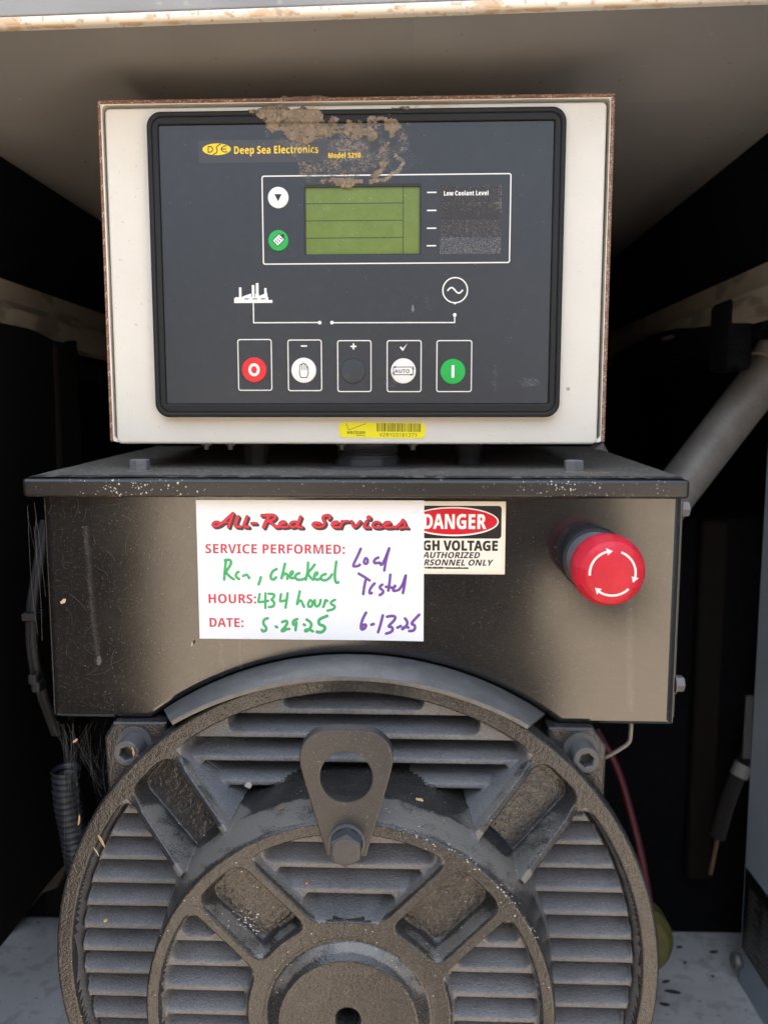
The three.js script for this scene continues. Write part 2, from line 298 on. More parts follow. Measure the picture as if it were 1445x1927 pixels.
    c.fillStyle = '#33383d'; for (const x of [-106.6, -101.3, -96.1]) c.fillRect(x, 76.9, 2.9, 0.65);
    c.strokeStyle = WH; c.fillStyle = WH; c.lineWidth = 0.7;
    line([[-100.9, 74.7], [-100.9, 62.4], [-59.6, 62.4]]); line([[-50.9, 62.2], [26.5, 62], [26.5, 66.4]]);
    for (const [x, y] of [[-58.8, 62.3], [-51, 62.3], [26.5, 66.7]]) { c.beginPath(); c.arc(x, y, 1.15, 0, 7); c.fill(); }
    c.lineWidth = 0.8; c.beginPath(); c.arc(26.6, 81.9, 7.7, 0, 7); c.stroke(); c.beginPath(); c.arc(26.6, 73.9, 0.7, 0, 7); c.fill();
    c.lineWidth = 0.95; c.beginPath(); for (let i = 0; i <= 30; i++) { const t = i / 30; c.lineTo(22 + 9.2 * t, 81.8 + 1.7 * Math.sin(t * 6.28)); } c.stroke();
    c.lineWidth = 0.62; for (const [x0, x1, y0, y1] of [[-111.3, -89.9, 19.9, 51.9], [-79.2, -57.9, 19.6, 51.5], [-47.5, -26.3, 19, 51], [-16, 5.5, 18.9, 50.9], [15.5, 37.4, 18.9, 50.8]]) { rr(x0, x1, y0, y1, 1.4); c.stroke(); }
    c.fillRect(-70.9, 47.3, 3.9, 0.9); c.fillRect(-39.3, 46.9, 3.8, 0.95); c.fillRect(-37.9, 45.5, 0.98, 3.8);
    c.beginPath(); c.moveTo(-8.2, 46.8); c.lineTo(-7, 47.2); c.lineTo(-6.2, 45.9); c.lineTo(-3, 49.4); c.lineTo(-6.1, 44.3); c.fill();
    for (let i = 0; i < 260; i++) { c.fillStyle = 'rgba(190,188,180,' + rnd(0.12, 0.6) + ')'; c.beginPath(); c.arc(rnd(X0, X0 + Wm), Y1 - Hm * Math.pow(rnd(), 1.3), rnd(0.08, 0.3), 0, 7); c.fill(); }
    const rub = (x, y, rx, ry, n, col) => { for (let i = 0; i < n; i++) { const a = rnd(0, 6.28), q = Math.sqrt(rnd()); c.fillStyle = col; c.fillRect(x + Math.cos(a) * q * rx, y + Math.sin(a) * q * ry, rnd(0.15, 0.5), rnd(0.15, 0.6)); } };
    rub(74, 24.6, 6.5, 3, 220, 'rgba(150,155,160,0.28)'); rub(52, 27, 1.6, 9, 110, 'rgba(150,155,160,0.22)'); rub(-14, 24, 4, 2.6, 110, 'rgba(150,155,160,0.22)'); rub(0, 70.5, 0.8, 2.4, 90, 'rgba(170,170,170,0.35)'); rub(11, 74, 3.6, 5, 60, 'rgba(150,155,160,0.2)');
    for (let i = 0; i < 9000; i++) {                    // dried mud wash below the nest: grains kept inside a ragged outline
      const x = rnd(-92, -2), y = rnd(141, 184), k = fbm(x * 0.16, y * 0.16, 120, 4), cx = -46 + 6 * Math.sin(y * 0.2), half = lerp(14, 45, sstep(143, 180, y)) * (0.72 + 0.6 * k);
      if (Math.abs(x - cx) > half) continue;
      c.fillStyle = k > 0.55 ? 'rgba(150,128,100,0.34)' : k > 0.42 ? 'rgba(104,92,76,0.3)' : 'rgba(60,54,47,0.3)'; c.fillRect(x, y, rnd(0.3, 1.5), rnd(0.2, 0.9));
    }
    for (let i = 0; i < 1500; i++) { const a = rnd(1.45, 3.05), w = 1 + 0.3 * (noise(a * 9, 1, 9) - 0.5), x = -40 - Math.cos(a) * 31 * w + rnd(-1, 1), y = 166 - Math.sin(a) * 24 * w + rnd(-1, 1); c.fillStyle = rnd() < 0.4 ? 'rgba(176,148,112,0.5)' : 'rgba(112,94,72,0.45)'; c.fillRect(x, y, rnd(0.2, 0.8), rnd(0.2, 0.6)); }
    for (let i = 0; i < 900; i++) { const a = rnd(0, 6.28), q = Math.sqrt(rnd()); c.fillStyle = 'rgba(128,124,116,0.16)'; c.fillRect(-11 + Math.cos(a) * q * 13, 161 + Math.sin(a) * q * 8, rnd(0.2, 0.8), rnd(0.2, 0.5)); }
    text('Model 5210', -52.8, -32.3, 162.3, 4.3, 'rgba(232,192,20,0.8)');
  });
  const fs = rrect(-158.2, 86.1, 11.3, 182.8, 1.4); fs.holes.push(rrect(-68, 5, 103.7, 146.4, 0.8, new THREE.Path()));
  obj('face_plate', planar(slab(fs, -520, -514.5, 0.25, 8), X0, X0 + Wm, Y1 - Hm, Y1), phys({ map: faceTex, roughness: 0.36, ior: 1.5 }), ctl);
  const scr = obj('screen', planar(rbox(-67.9, 4.9, 103.8, 146.3, -520, -516.1, 0.2), -67.9, 4.9, 103.8, 146.3), phys({ roughness: 0.3, clearcoat: 0.2, clearcoatRoughness: 0.15, map: canvasTex(730, 425, (c) => {
    c.fillStyle = '#64762f'; c.fillRect(0, 0, 730, 425);
    for (let i = 0; i < 900; i++) { c.fillStyle = rnd() < 0.5 ? 'rgba(112,130,66,0.12)' : 'rgba(90,108,50,0.12)'; c.beginPath(); c.arc(rnd(0, 730), rnd(0, 425), rnd(4, 34), 0, 7); c.fill(); }
    c.fillStyle = '#1d2417'; for (const y of [106, 210, 315]) c.fillRect(0, y, 620, 4.5); c.fillRect(618, 0, 4.5, 425);
    for (let i = 0; i < 110; i++) { c.fillStyle = 'rgba(222,224,190,' + rnd(0.15, 0.5) + ')'; c.beginPath(); c.arc(rnd(0, 730), rnd(0, 425), rnd(0.6, 3), 0, 7); c.fill(); }
  }) }), ctl);
  const fr = rrect(-69, 6, 102.8, 147.4, 1); fr.holes.push(rrect(-67.2, 4.2, 104.4, 145.1, 0.4, new THREE.Path()));
  obj('screen_frame', boxUV(slab(fr, -519.5, -514.75, 0, 6)), plain(0.012, 0.013, 0.012, 0.4), scr);
  const disc = (draw) => canvasTex(256, 256, (c) => { c.translate(128, 128); c.scale(128 / 8, -128 / 8); c.lineJoin = c.lineCap = 'round'; draw(c); });
  const button = (x, y, r, label, draw) => {
    const b = obj('button', planar(latheZ(x, y, [[r, -514.6], [r, -514.2], [r - 0.25, -513.75], [r - 1.1, -513.55], [r * 0.6, -513.5], [0.01, -513.5]], 40), x - 8, x + 8, y - 8, y + 8), phys({ map: disc(draw), roughness: 0.36, ior: 1.5 }), ctl);
    b.userData.label = label;
  };
  const fill = (c, f) => { c.fillStyle = f; c.fillRect(-8, -8, 16, 16); };
  button(-84, 138.9, 6.5, 'white round button with a black triangle', (c) => { fill(c, '#e9e4dc'); c.fillStyle = '#1c1d20'; c.beginPath(); c.moveTo(-2.3, 1.9); c.lineTo(2.3, 1.9); c.lineTo(0, -2.4); c.fill(); });
  button(-84.3, 112.9, 6.5, 'green round button with a small tilted battery picture', (c) => {
    fill(c, '#13a045'); c.rotate(0.75); c.fillStyle = '#1c2a22'; c.fillRect(-3, -2.7, 6.6, 5.4); c.beginPath(); c.arc(4, 0, 1.1, 0, 7); c.fill(); c.fillStyle = '#e8e6df'; c.fillRect(-2.5, -2.2, 5.4, 4.4);
    c.strokeStyle = '#1c2a22'; c.lineWidth = 0.45; for (const q of [-1.4, 0.2, 1.8]) { c.beginPath(); c.moveTo(q, -1.6); c.lineTo(q + 0.5, -0.6); c.lineTo(q - 0.3, 0.4); c.lineTo(q + 0.3, 1.5); c.stroke(); }
  });
  button(-101, 32.8, 8, 'red round stop button with a white ring', (c) => { fill(c, '#d3262a'); c.strokeStyle = '#efe9e2'; c.lineWidth = 1.75; c.beginPath(); c.ellipse(0, 0, 2.75, 3.2, 0, 0, 7); c.stroke(); });
  button(-69.2, 32.4, 8, 'white round button with a hand outline', (c) => {
    fill(c, '#dfdcd6'); c.strokeStyle = '#22252c'; c.lineWidth = 0.55; c.fillStyle = '#efece6'; c.beginPath(); c.moveTo(-1.8, -4.5); c.lineTo(2, -4.5); c.lineTo(2.9, -1.8); c.lineTo(2.9, 1.8); c.lineTo(2.3, 2.4); c.lineTo(1.8, 1.8);
    c.lineTo(1.8, 3.4); c.lineTo(1.1, 4); c.lineTo(0.5, 3.5); c.lineTo(0.4, 4.2); c.lineTo(-0.3, 4.6); c.lineTo(-0.9, 4); c.lineTo(-1, 3.4); c.lineTo(-1.6, 3.8); c.lineTo(-2.3, 3.2); c.lineTo(-2.7, -1.8); c.closePath(); c.fill(); c.stroke();
    for (const q of [-0.95, 0.45, 1.8]) { c.beginPath(); c.moveTo(q, 3.4); c.lineTo(q, 0.2); c.stroke(); }
  });
  button(-37.5, 32, 7.9, 'blank dark grey round button', (c) => fill(c, '#2f3439'));
  button(-5.7, 31.9, 8, 'white round button marked AUTO', (c) => {
    fill(c, '#dfdcd6'); c.strokeStyle = '#22252c'; c.fillStyle = '#22252c'; c.lineWidth = 0.5; c.strokeRect(-6.2, -2.4, 12.4, 4.8); c.save(); c.scale(1, -1); c.font = 'bold 3.1px sans-serif'; c.scale(9.6 / c.measureText('AUTO').width, 1); c.fillText('AUTO', -4.8, 1.1); c.restore();
    for (const [x, y, a] of [[-5.4, 2.4, Math.PI], [6.2, 1.5, Math.PI / 2], [5.2, -2.4, 0], [-6.2, -1.6, -Math.PI / 2]]) { c.save(); c.translate(x, y); c.rotate(a); c.beginPath(); c.moveTo(1.1, 0); c.lineTo(-0.6, 0.8); c.lineTo(-0.6, -0.8); c.fill(); c.restore(); }
  });
  button(25.7, 31.5, 8, 'green round start button with a white bar', (c) => { fill(c, '#10a243'); c.fillStyle = '#efeee6'; c.fillRect(-0.85, -3.9, 1.7, 7.8); });
}

// ------------------------------------------------------------------ asset sticker and dried mud nest
{
  const tex = canvasTex(1110, 200, (c) => {
    c.fillStyle = '#efe012'; c.fillRect(0, 0, 1110, 200); c.fillStyle = c.strokeStyle = '#35331c';
    c.lineWidth = 6; c.beginPath(); c.moveTo(92, 22); c.lineTo(124, 104); c.lineTo(345, 20); c.stroke();
    c.save(); c.translate(98, 155); c.transform(1, 0, -0.12, 1, 0, 0); c.font = 'bold 66px sans-serif'; c.scale(240 / c.measureText('verizon').width, 1); c.fillText('verizon', 0, 0); c.restore();
    c.fillRect(222, 166, 114, 7);
    let x = 486; while (x < 1052) { const w = [4, 4, 8, 12][Math.floor(rnd(0, 4))]; c.fillRect(x, 10, Math.min(w, 1052 - x), 108); x += w + [4, 5, 8, 10][Math.floor(rnd(0, 4))]; }
    c.font = '62px sans-serif'; c.save(); c.translate(520, 180); c.scale(490 / c.measureText('VZR103181371').width, 1); c.fillText('VZR103181371', 0, 0); c.restore();
  });
  const g = planar(slab(rrect(-47.3, 8.6, -10.7, -0.5, 3.2), -519.1, -518.75, 0.05, 8), -47.3, 8.6, -10.7, -0.5);
  g.translate(0.01935, -(EYE - 0.0056), 0).rotateZ(-0.012).translate(-0.01935, EYE - 0.0056, 0);
  tag(obj('asset_sticker', g, std({ map: tex, roughness: 0.4 })), 'yellow barcode sticker under the controller on the cream box', 'sticker');
}
function crust(outline, z, thick, scale, seed, cell = 0.7) { // a ragged sheet of dried mud of uneven thickness: outline(x, y) > 0 inside; z(x, y) is what it sticks to
  const [x0, x1, y0, y1] = outline.box, nx = Math.ceil((x1 - x0) / cell), ny = Math.ceil((y1 - y0) / cell), pos = [], idx = [], at = new Map(), uv = [];
  const vert = (i, j) => {
    const key = i * 4096 + j; if (at.has(key)) return at.get(key);
    const x = x0 + i * cell + (noise(i * 3.1, j * 2.7, seed) - 0.5) * cell * 0.7, y = y0 + j * cell + (noise(i * 2.3, j * 3.3, seed + 1) - 0.5) * cell * 0.7, e = clamp(outline(x, y) / 3.5);
    const t = thick * e * (0.25 + 0.9 * fbm(x / scale, y / scale, seed, 4)) + 0.5 * (noise(x * 1.3, y * 1.3, seed + 2) - 0.5);
    pos.push(x * M, EYE + y * M, (z(x, y) + Math.max(0.12, t)) * M); uv.push(x * M * 8, y * M * 8); at.set(key, pos.length / 3 - 1); return pos.length / 3 - 1;
  };
  for (let i = 0; i < nx; i++) for (let j = 0; j < ny; j++) {
    if (outline(x0 + (i + 0.5) * cell, y0 + (j + 0.5) * cell) <= 0) continue;
    const a = vert(i, j), b = vert(i + 1, j), c = vert(i + 1, j + 1), d = vert(i, j + 1); idx.push(a, b, c, a, c, d);
  }
  const g = new THREE.BufferGeometry(); g.setAttribute('position', new THREE.Float32BufferAttribute(pos, 3)); g.setAttribute('uv', new THREE.Float32BufferAttribute(uv, 2)); g.setIndex(idx); g.computeVertexNormals();
  return g;
}
{
  const mud = colorTex(256, 256, (c, u, v) => { const a = fbm(u * 24, v * 24, 130, 4, 24), b = noise(u * 100, v * 100, 131, 100); c[0] = 0.11 + 0.17 * a; c[1] = 0.086 + 0.13 * a; c[2] = 0.062 + 0.092 * a; if (b > 0.8) mix3(c, 0.33, 0.24, 0.155, 0.6); if (b < 0.14) mix3(c, 0.03, 0.024, 0.018, 0.7); });
  const mat = std({ map: mud, roughness: 0.95, bumpMap: grainTile, bumpScale: 0.0012, side: THREE.DoubleSide });
  const under = (x, y) => (y > 190.6 ? -519 : y > 183 ? lerp(-512.1, -513, sstep(190, 187, y)) : -514.5);
  const nest = thing('mud_nest', 'ragged brown remains of a mud nest stuck over the top of the controller', 'mud nest');
  const blob = (pts, amp, freq, seed) => {               // inside a polygon, its border frayed
    const f = (x, y) => {
      let d = 1e9, inside = false;
      for (let i = 0, j = pts.length - 1; i < pts.length; j = i++) {
        const [ax, ay] = pts[i], [bx, by] = pts[j], ex = bx - ax, ey = by - ay, t = clamp(((x - ax) * ex + (y - ay) * ey) / (ex * ex + ey * ey));
        d = Math.min(d, Math.hypot(x - ax - ex * t, y - ay - ey * t));
        if ((ay > y) !== (by > y) && x < (bx - ax) * (y - ay) / (by - ay) + ax) inside = !inside;
      }
      return (inside ? d : -d) + amp * (fbm(x * freq, y * freq, seed, 5) - 0.5);
    };
    const xs = pts.map((p) => p[0]), ys = pts.map((p) => p[1]);
    f.box = [Math.min(...xs) - 5, Math.max(...xs) + 5, Math.min(...ys) - 5, Math.max(...ys) + 5];
    return f;
  };
  obj('crust', crust(blob([[-104, 191], [-90, 193.5], [-76, 195], [-60, 193.5], [-55, 188], [-59, 178], [-66, 172], [-78, 174], [-90, 181], [-92, 187]], 11, 0.16, 141), under, 1.1, 5, 141, 0.5), mat, nest);
  obj('crust', crust(blob([[-56, 149], [-46, 145.5], [-40, 145], [-30, 149], [-40, 151], [-50, 151]], 7, 0.25, 151), under, 1.1, 4, 151, 0.45), mat, nest);
  obj('crust', crust(blob([[-20, 184], [-8, 188], [-9, 178], [-15, 168], [-20, 166], [-16, 176]], 10, 0.2, 161), under, 1.0, 4, 161, 0.45), mat, nest);
  obj('crust', crust(blob([[-70, 182], [-20, 183], [-24, 175], [-48, 176], [-60, 176]], 17, 0.2, 171), under, 0.9, 4, 171, 0.45), mat, nest);
  obj('crust', crust(blob([[-13, 193], [-2, 193.5], [-3, 190], [-12, 190]], 3, 0.3, 181), under, 1.8, 4, 181, 0.45), mat, nest);
  obj('crust', crust(blob([[-20, 160], [-14, 162], [-16, 156], [-24, 150], [-27, 151], [-20, 156]], 5, 0.3, 186), under, 0.8, 4, 186, 0.45), mat, nest);
  const o6 = (x, y) => { const k = fbm(x * 0.2, y * 0.4, 190, 4); return (5 - Math.hypot((x + 68) * 0.26, (y - 200.6) * 3)) + (k - 0.5) * 9; }; o6.box = [-94, -42, 198.6, 203];
  obj('crust', crust(o6, () => -523, 3, 4, 191, 0.5), mat, nest);
}

// ------------------------------------------------------------------ junction box
const jb = thing('junction_box', 'wide black painted steel junction box between the control box and the alternator', 'junction box');
const JX0 = -236, JX1 = 166, JY0 = -190, JY1 = -26;
const speckles = [];                                   // white paint spatter along the lid, measured from the photograph
for (let i = 0; i < 62; i++) speckles.push([-196 + 62 * Math.pow(rnd(), 1.0) + rnd(-14, 14), rnd(-44.5, -34.5), rnd(0.15, 0.55)]);
for (let i = 0; i < 48; i++) speckles.push([72 + 40 * rnd() + rnd(-12, 12), rnd(-44, -35), rnd(0.15, 0.52)]);
for (let i = 0; i < 120; i++) speckles.push([rnd(-228, 160), rnd(-45, -34), rnd(0.1, 0.3)]);
const blackMap = colorTex(2000, 820, (c, u, v) => {
  const x = lerp(JX0, JX1, u), y = lerp(JY0, JY1, v), a = fbm(x * 0.03, y * 0.02, 200, 5), h = hash(Math.floor(u * 2000), Math.floor(v * 820), 201), f = noise(x * 1.6, y * 1.6, 202), g = fbm(x * 0.25, y * 0.25, 203, 3);
  const k = 0.8 + 0.4 * a; c[0] = 0.0105 * k; c[1] = 0.0098 * k; c[2] = 0.0095 * k;
  if (h > 0.985) mix3(c, 0.12, 0.115, 0.105, 0.5); if (f > 0.955) mix3(c, 0.2, 0.19, 0.175, 0.55); if (f < 0.03 && x > 80) mix3(c, 0.004, 0.004, 0.004, 0.8);
  for (const [sx, y0, y1, w] of [[-198.5, -152, -64, 2.6], [-120, -172, -110, 2], [-108, -175, -100, 1.6], [132, -178, -70, 3.2]]) {
    const d = Math.abs(x - sx - (y + 110) * -0.05 - 1.2 * (noise(y * 0.15, sx, 204) - 0.5)); if (y > y0 && y < y1 && d < w && h < 0.6 * (1 - d / w) * (0.6 + g)) mix3(c, 0.12, 0.115, 0.11, 0.4);
  }
  if (Math.hypot((x + 195.5) * 1.5, (y + 149) * 0.75) < 1.7 + f) mix3(c, 0.2, 0.195, 0.185, 0.5 * h + 0.2);
});
{
  const cv = document.createElement('canvas');          // hair scratches, web threads and spatter drawn over the base paint
  cv.width = 2000; cv.height = 820; const c = cv.getContext('2d'), im = c.createImageData(2000, 820), src = blackMap.image.data;
  for (let j = 0; j < 820; j++) for (let i = 0; i < 2000 * 4; i++) im.data[j * 8000 + i] = src[(819 - j) * 8000 + i];
  c.putImageData(im, 0, 0);
  c.setTransform(2000 / (JX1 - JX0), 0, 0, -820 / (JY1 - JY0), -JX0 * 2000 / (JX1 - JX0), JY1 * 820 / (JY1 - JY0));
  for (const [x, y, r] of speckles) { c.fillStyle = 'rgba(214,212,200,0.85)'; c.beginPath(); c.ellipse(x, y, r, r * rnd(0.8, 1.5), 0, 0, 7); c.fill(); }
  for (let i = 0; i < 320; i++) { const x = rnd(-228, -120), y = rnd(-184, -48), a = rnd(0, 6.28), l = rnd(2, 16); c.strokeStyle = 'rgba(150,148,142,' + rnd(0.1, 0.32) + ')'; c.lineWidth = rnd(0.1, 0.28); c.beginPath(); c.moveTo(x, y); c.quadraticCurveTo(x + Math.cos(a) * l * 0.6 + rnd(-2, 2), y + Math.sin(a) * l * 0.6, x + Math.cos(a + 0.3) * l, y + Math.sin(a + 0.3) * l); c.stroke(); }
  for (let i = 0; i < 60; i++) { const x = rnd(-120, 158), y = rnd(-184, -48), a = rnd(0, 6.28), l = rnd(1, 8); c.strokeStyle = rnd() < 0.5 ? 'rgba(10,10,10,0.6)' : 'rgba(190,184,170,0.3)'; c.lineWidth = rnd(0.1, 0.28); c.beginPath(); c.moveTo(x, y); c.lineTo(x + Math.cos(a) * l, y + Math.sin(a) * l); c.stroke(); }
  for (let i = 0; i < 2200; i++) { const x = rnd(-230, 160), q = rnd(); c.fillStyle = q < 0.3 ? 'rgba(8,8,8,0.7)' : 'rgba(150,146,138,' + rnd(0.15, 0.55) + ')'; c.beginPath(); c.ellipse(x, rnd(-187, -46), rnd(0.12, 0.38), rnd(0.12, 0.45), rnd(0, 3), 0, 7); c.fill(); }
  c.fillStyle = 'rgba(120,66,40,0.55)'; for (let i = 0; i < 130; i++) c.fillRect(rnd(-232, 160), -45.2 + rnd(0, 0.5), rnd(0.4, 3.4), 0.4);
  const t = new THREE.CanvasTexture(cv); t.colorSpace = THREE.SRGBColorSpace;
  const rough = grayTex(512, 210, (u, v) => { const a = fbm(u * 9, v * 3.4, 210, 5), b = noise(u * 190, v * 80, 211); return 0.135 + 0.09 * (a - 0.4) + 0.02 * b; });
  const PAINT = phys({ map: t, roughness: 1, roughnessMap: rough, ior: 1.72, bumpMap: rep(grainTile, 7, 3), bumpScale: 0.000006 });
  const uvP = (g) => planar(g, JX0, JX1, JY0, JY1);
  const s = new THREE.Shape(), A = Math.asin(166.6 / 211), cx = -36, cy = -354.6;   // the front, cut out below to sit over the alternator
  const th = Math.acos(118.5 / 211);
  s.moveTo(-226.5, -38); s.lineTo(-226.5, -187); s.lineTo(cx + 211 * Math.cos(Math.PI - Math.asin(167.6 / 211)), -187);
  s.absarc(cx, cy, 211, Math.PI - Math.asin(167.6 / 211), Math.asin(167.6 / 211), true); s.lineTo(161.5, -187); s.lineTo(161.5, -38); s.closePath();
  obj('body', uvP(slab(s, -712, -480, 4.2, 40, 5)), PAINT, jb);
  const lid = new RoundedBoxGeometry(0.397, 0.0113, 0.252, 4, 0.0026);   // rises slightly to the back
  const DUST = colorTex(1024, 640, (c2, u, v) => { const a = fbm(u * 22, v * 14, 220, 5), b = noise(u * 260, v * 160, 221), e = fbm(u * 60, v * 9, 222, 4); c2[0] = 0.085 + 0.05 * a; c2[1] = 0.075 + 0.044 * a; c2[2] = 0.064 + 0.038 * a; if (b > 0.8) mix3(c2, 0.25, 0.21, 0.16, 0.65); if (b < 0.1) mix3(c2, 0.02, 0.018, 0.016, 0.7); if (v < 0.045 && e > 0.4) mix3(c2, 0.014, 0.014, 0.015, 0.92); });
  uvP(lid.translate(-0.0359, EYE - 0.0398, -0.596));
  obj('lid', lid, phys({ map: t, roughness: 0.36, ior: 1.55 }), jb);
  const top = new THREE.PlaneGeometry(0.392, 0.246, 60, 40), tp = top.attributes.position;   // the settled layer of dust, a film with a grain of its own
  for (let i = 0; i < tp.count; i++) tp.setZ(i, 0.0003 + 0.0007 * fbm(tp.getX(i) * 130, tp.getY(i) * 130, 225, 3));
  top.computeVertexNormals();
  top.rotateX(-Math.PI / 2).translate(-0.0359, EYE - 0.0341, -0.597);
  obj('dust_layer', top, std({ map: DUST, roughness: 0.95, bumpMap: rep(grainTile, 20, 12), bumpScale: 0.0006 }), jb);
  for (const ch of jb.children.slice(1)) { ch.geometry.translate(0, -(EYE - 0.0345), 0.47).rotateX(0.045).translate(0, EYE - 0.0345, -0.47); }
  obj('side_cover', uvP(clean([rbox(162.2, 163.6, -187.5, -47, -700, -486, 0.6), rbox(164.4, 166.2, -186, -48, -700, -492, 0.6)])), PAINT, jb);
  obj('side_cover', uvP(clean([rbox(-229, -227.4, -187, -47, -700, -486, 0.6), rbox(-231.6, -229.8, -180, -48, -700, -492, 0.6)])), PAINT, jb);
  const band = new THREE.Shape(), a0 = 124.6 * Math.PI / 180, a1 = 55.6 * Math.PI / 180;
  band.absarc(cx, cy, 211.2, a0, a1, true); band.absarc(cx, cy, 208.4, a1, a0, false);
  const bg = slab(band, -481, -446, 0.5, 80, 2), bp = bg.attributes.position;
  for (let i = 0; i < bp.count; i++) {                  // the sheet narrows to the front, and its ends are cut back
    const k = (bp.getZ(i) / M + 481) / 35, dx = bp.getX(i) / M - cx, dy = (bp.getY(i) - EYE) / M - cy, r = Math.hypot(dx, dy) - 3 * k, a = Math.PI / 2 + (Math.atan2(dy, dx) - Math.PI / 2) * (1 - 0.125 * k);
    bp.setX(i, (cx + r * Math.cos(a)) * M); bp.setY(i, EYE + (cy + r * Math.sin(a)) * M);
  }
  bg.computeVertexNormals();
  const bandMap = colorTex(512, 512, (c2, u, v) => { const a = fbm(u * 30, v * 30, 230, 4, 30), b = noise(u * 200, v * 200, 231, 200); c2[0] = 0.07 + 0.06 * a; c2[1] = 0.068 + 0.058 * a; c2[2] = 0.065 + 0.055 * a; if (b > 0.86) mix3(c2, 0.2, 0.19, 0.17, 0.55); });
  obj('arched_flange', boxUV(toCreasedNormals(bg, 0.5)), phys({ map: rep(bandMap, 5), roughness: 0.42, ior: 1.7 }), jb);
  const hexY = (x, y, z, r, hh) => clean([latheY(x, y, z, [[0, -0.5], [r * 1.32, -0.3], [r * 1.32, 0.5], [r, 1.1], [0, 1.1]], 28), latheY(x, y, z, [[r, 0.6], [r, hh - 0.7], [r * 0.86, hh], [r * 0.6, hh - 0.2], [0.01, hh - 0.4]], 6)]);
  const DUSTY = plain(0.13, 0.127, 0.12, 0.6, { bumpMap: rep(grainTile, 30), bumpScale: 0.0004 });
  obj('bolt', boxUV(hexY(-174, -32, -505, 6.2, 8)), DUSTY, jb); obj('bolt', boxUV(hexY(101.5, -32, -505, 6.2, 8)), DUSTY, jb);
  for (const [y, zz] of [[-54, -500], [-165, -496]]) { const g = hexY(0, 0, 0, 5.2, 6); g.translate(0, -EYE, 0).rotateZ(-Math.PI / 2).translate(0.1662, EYE + y * M, zz * M); obj('bolt', boxUV(g), STEEL, jb); }
}

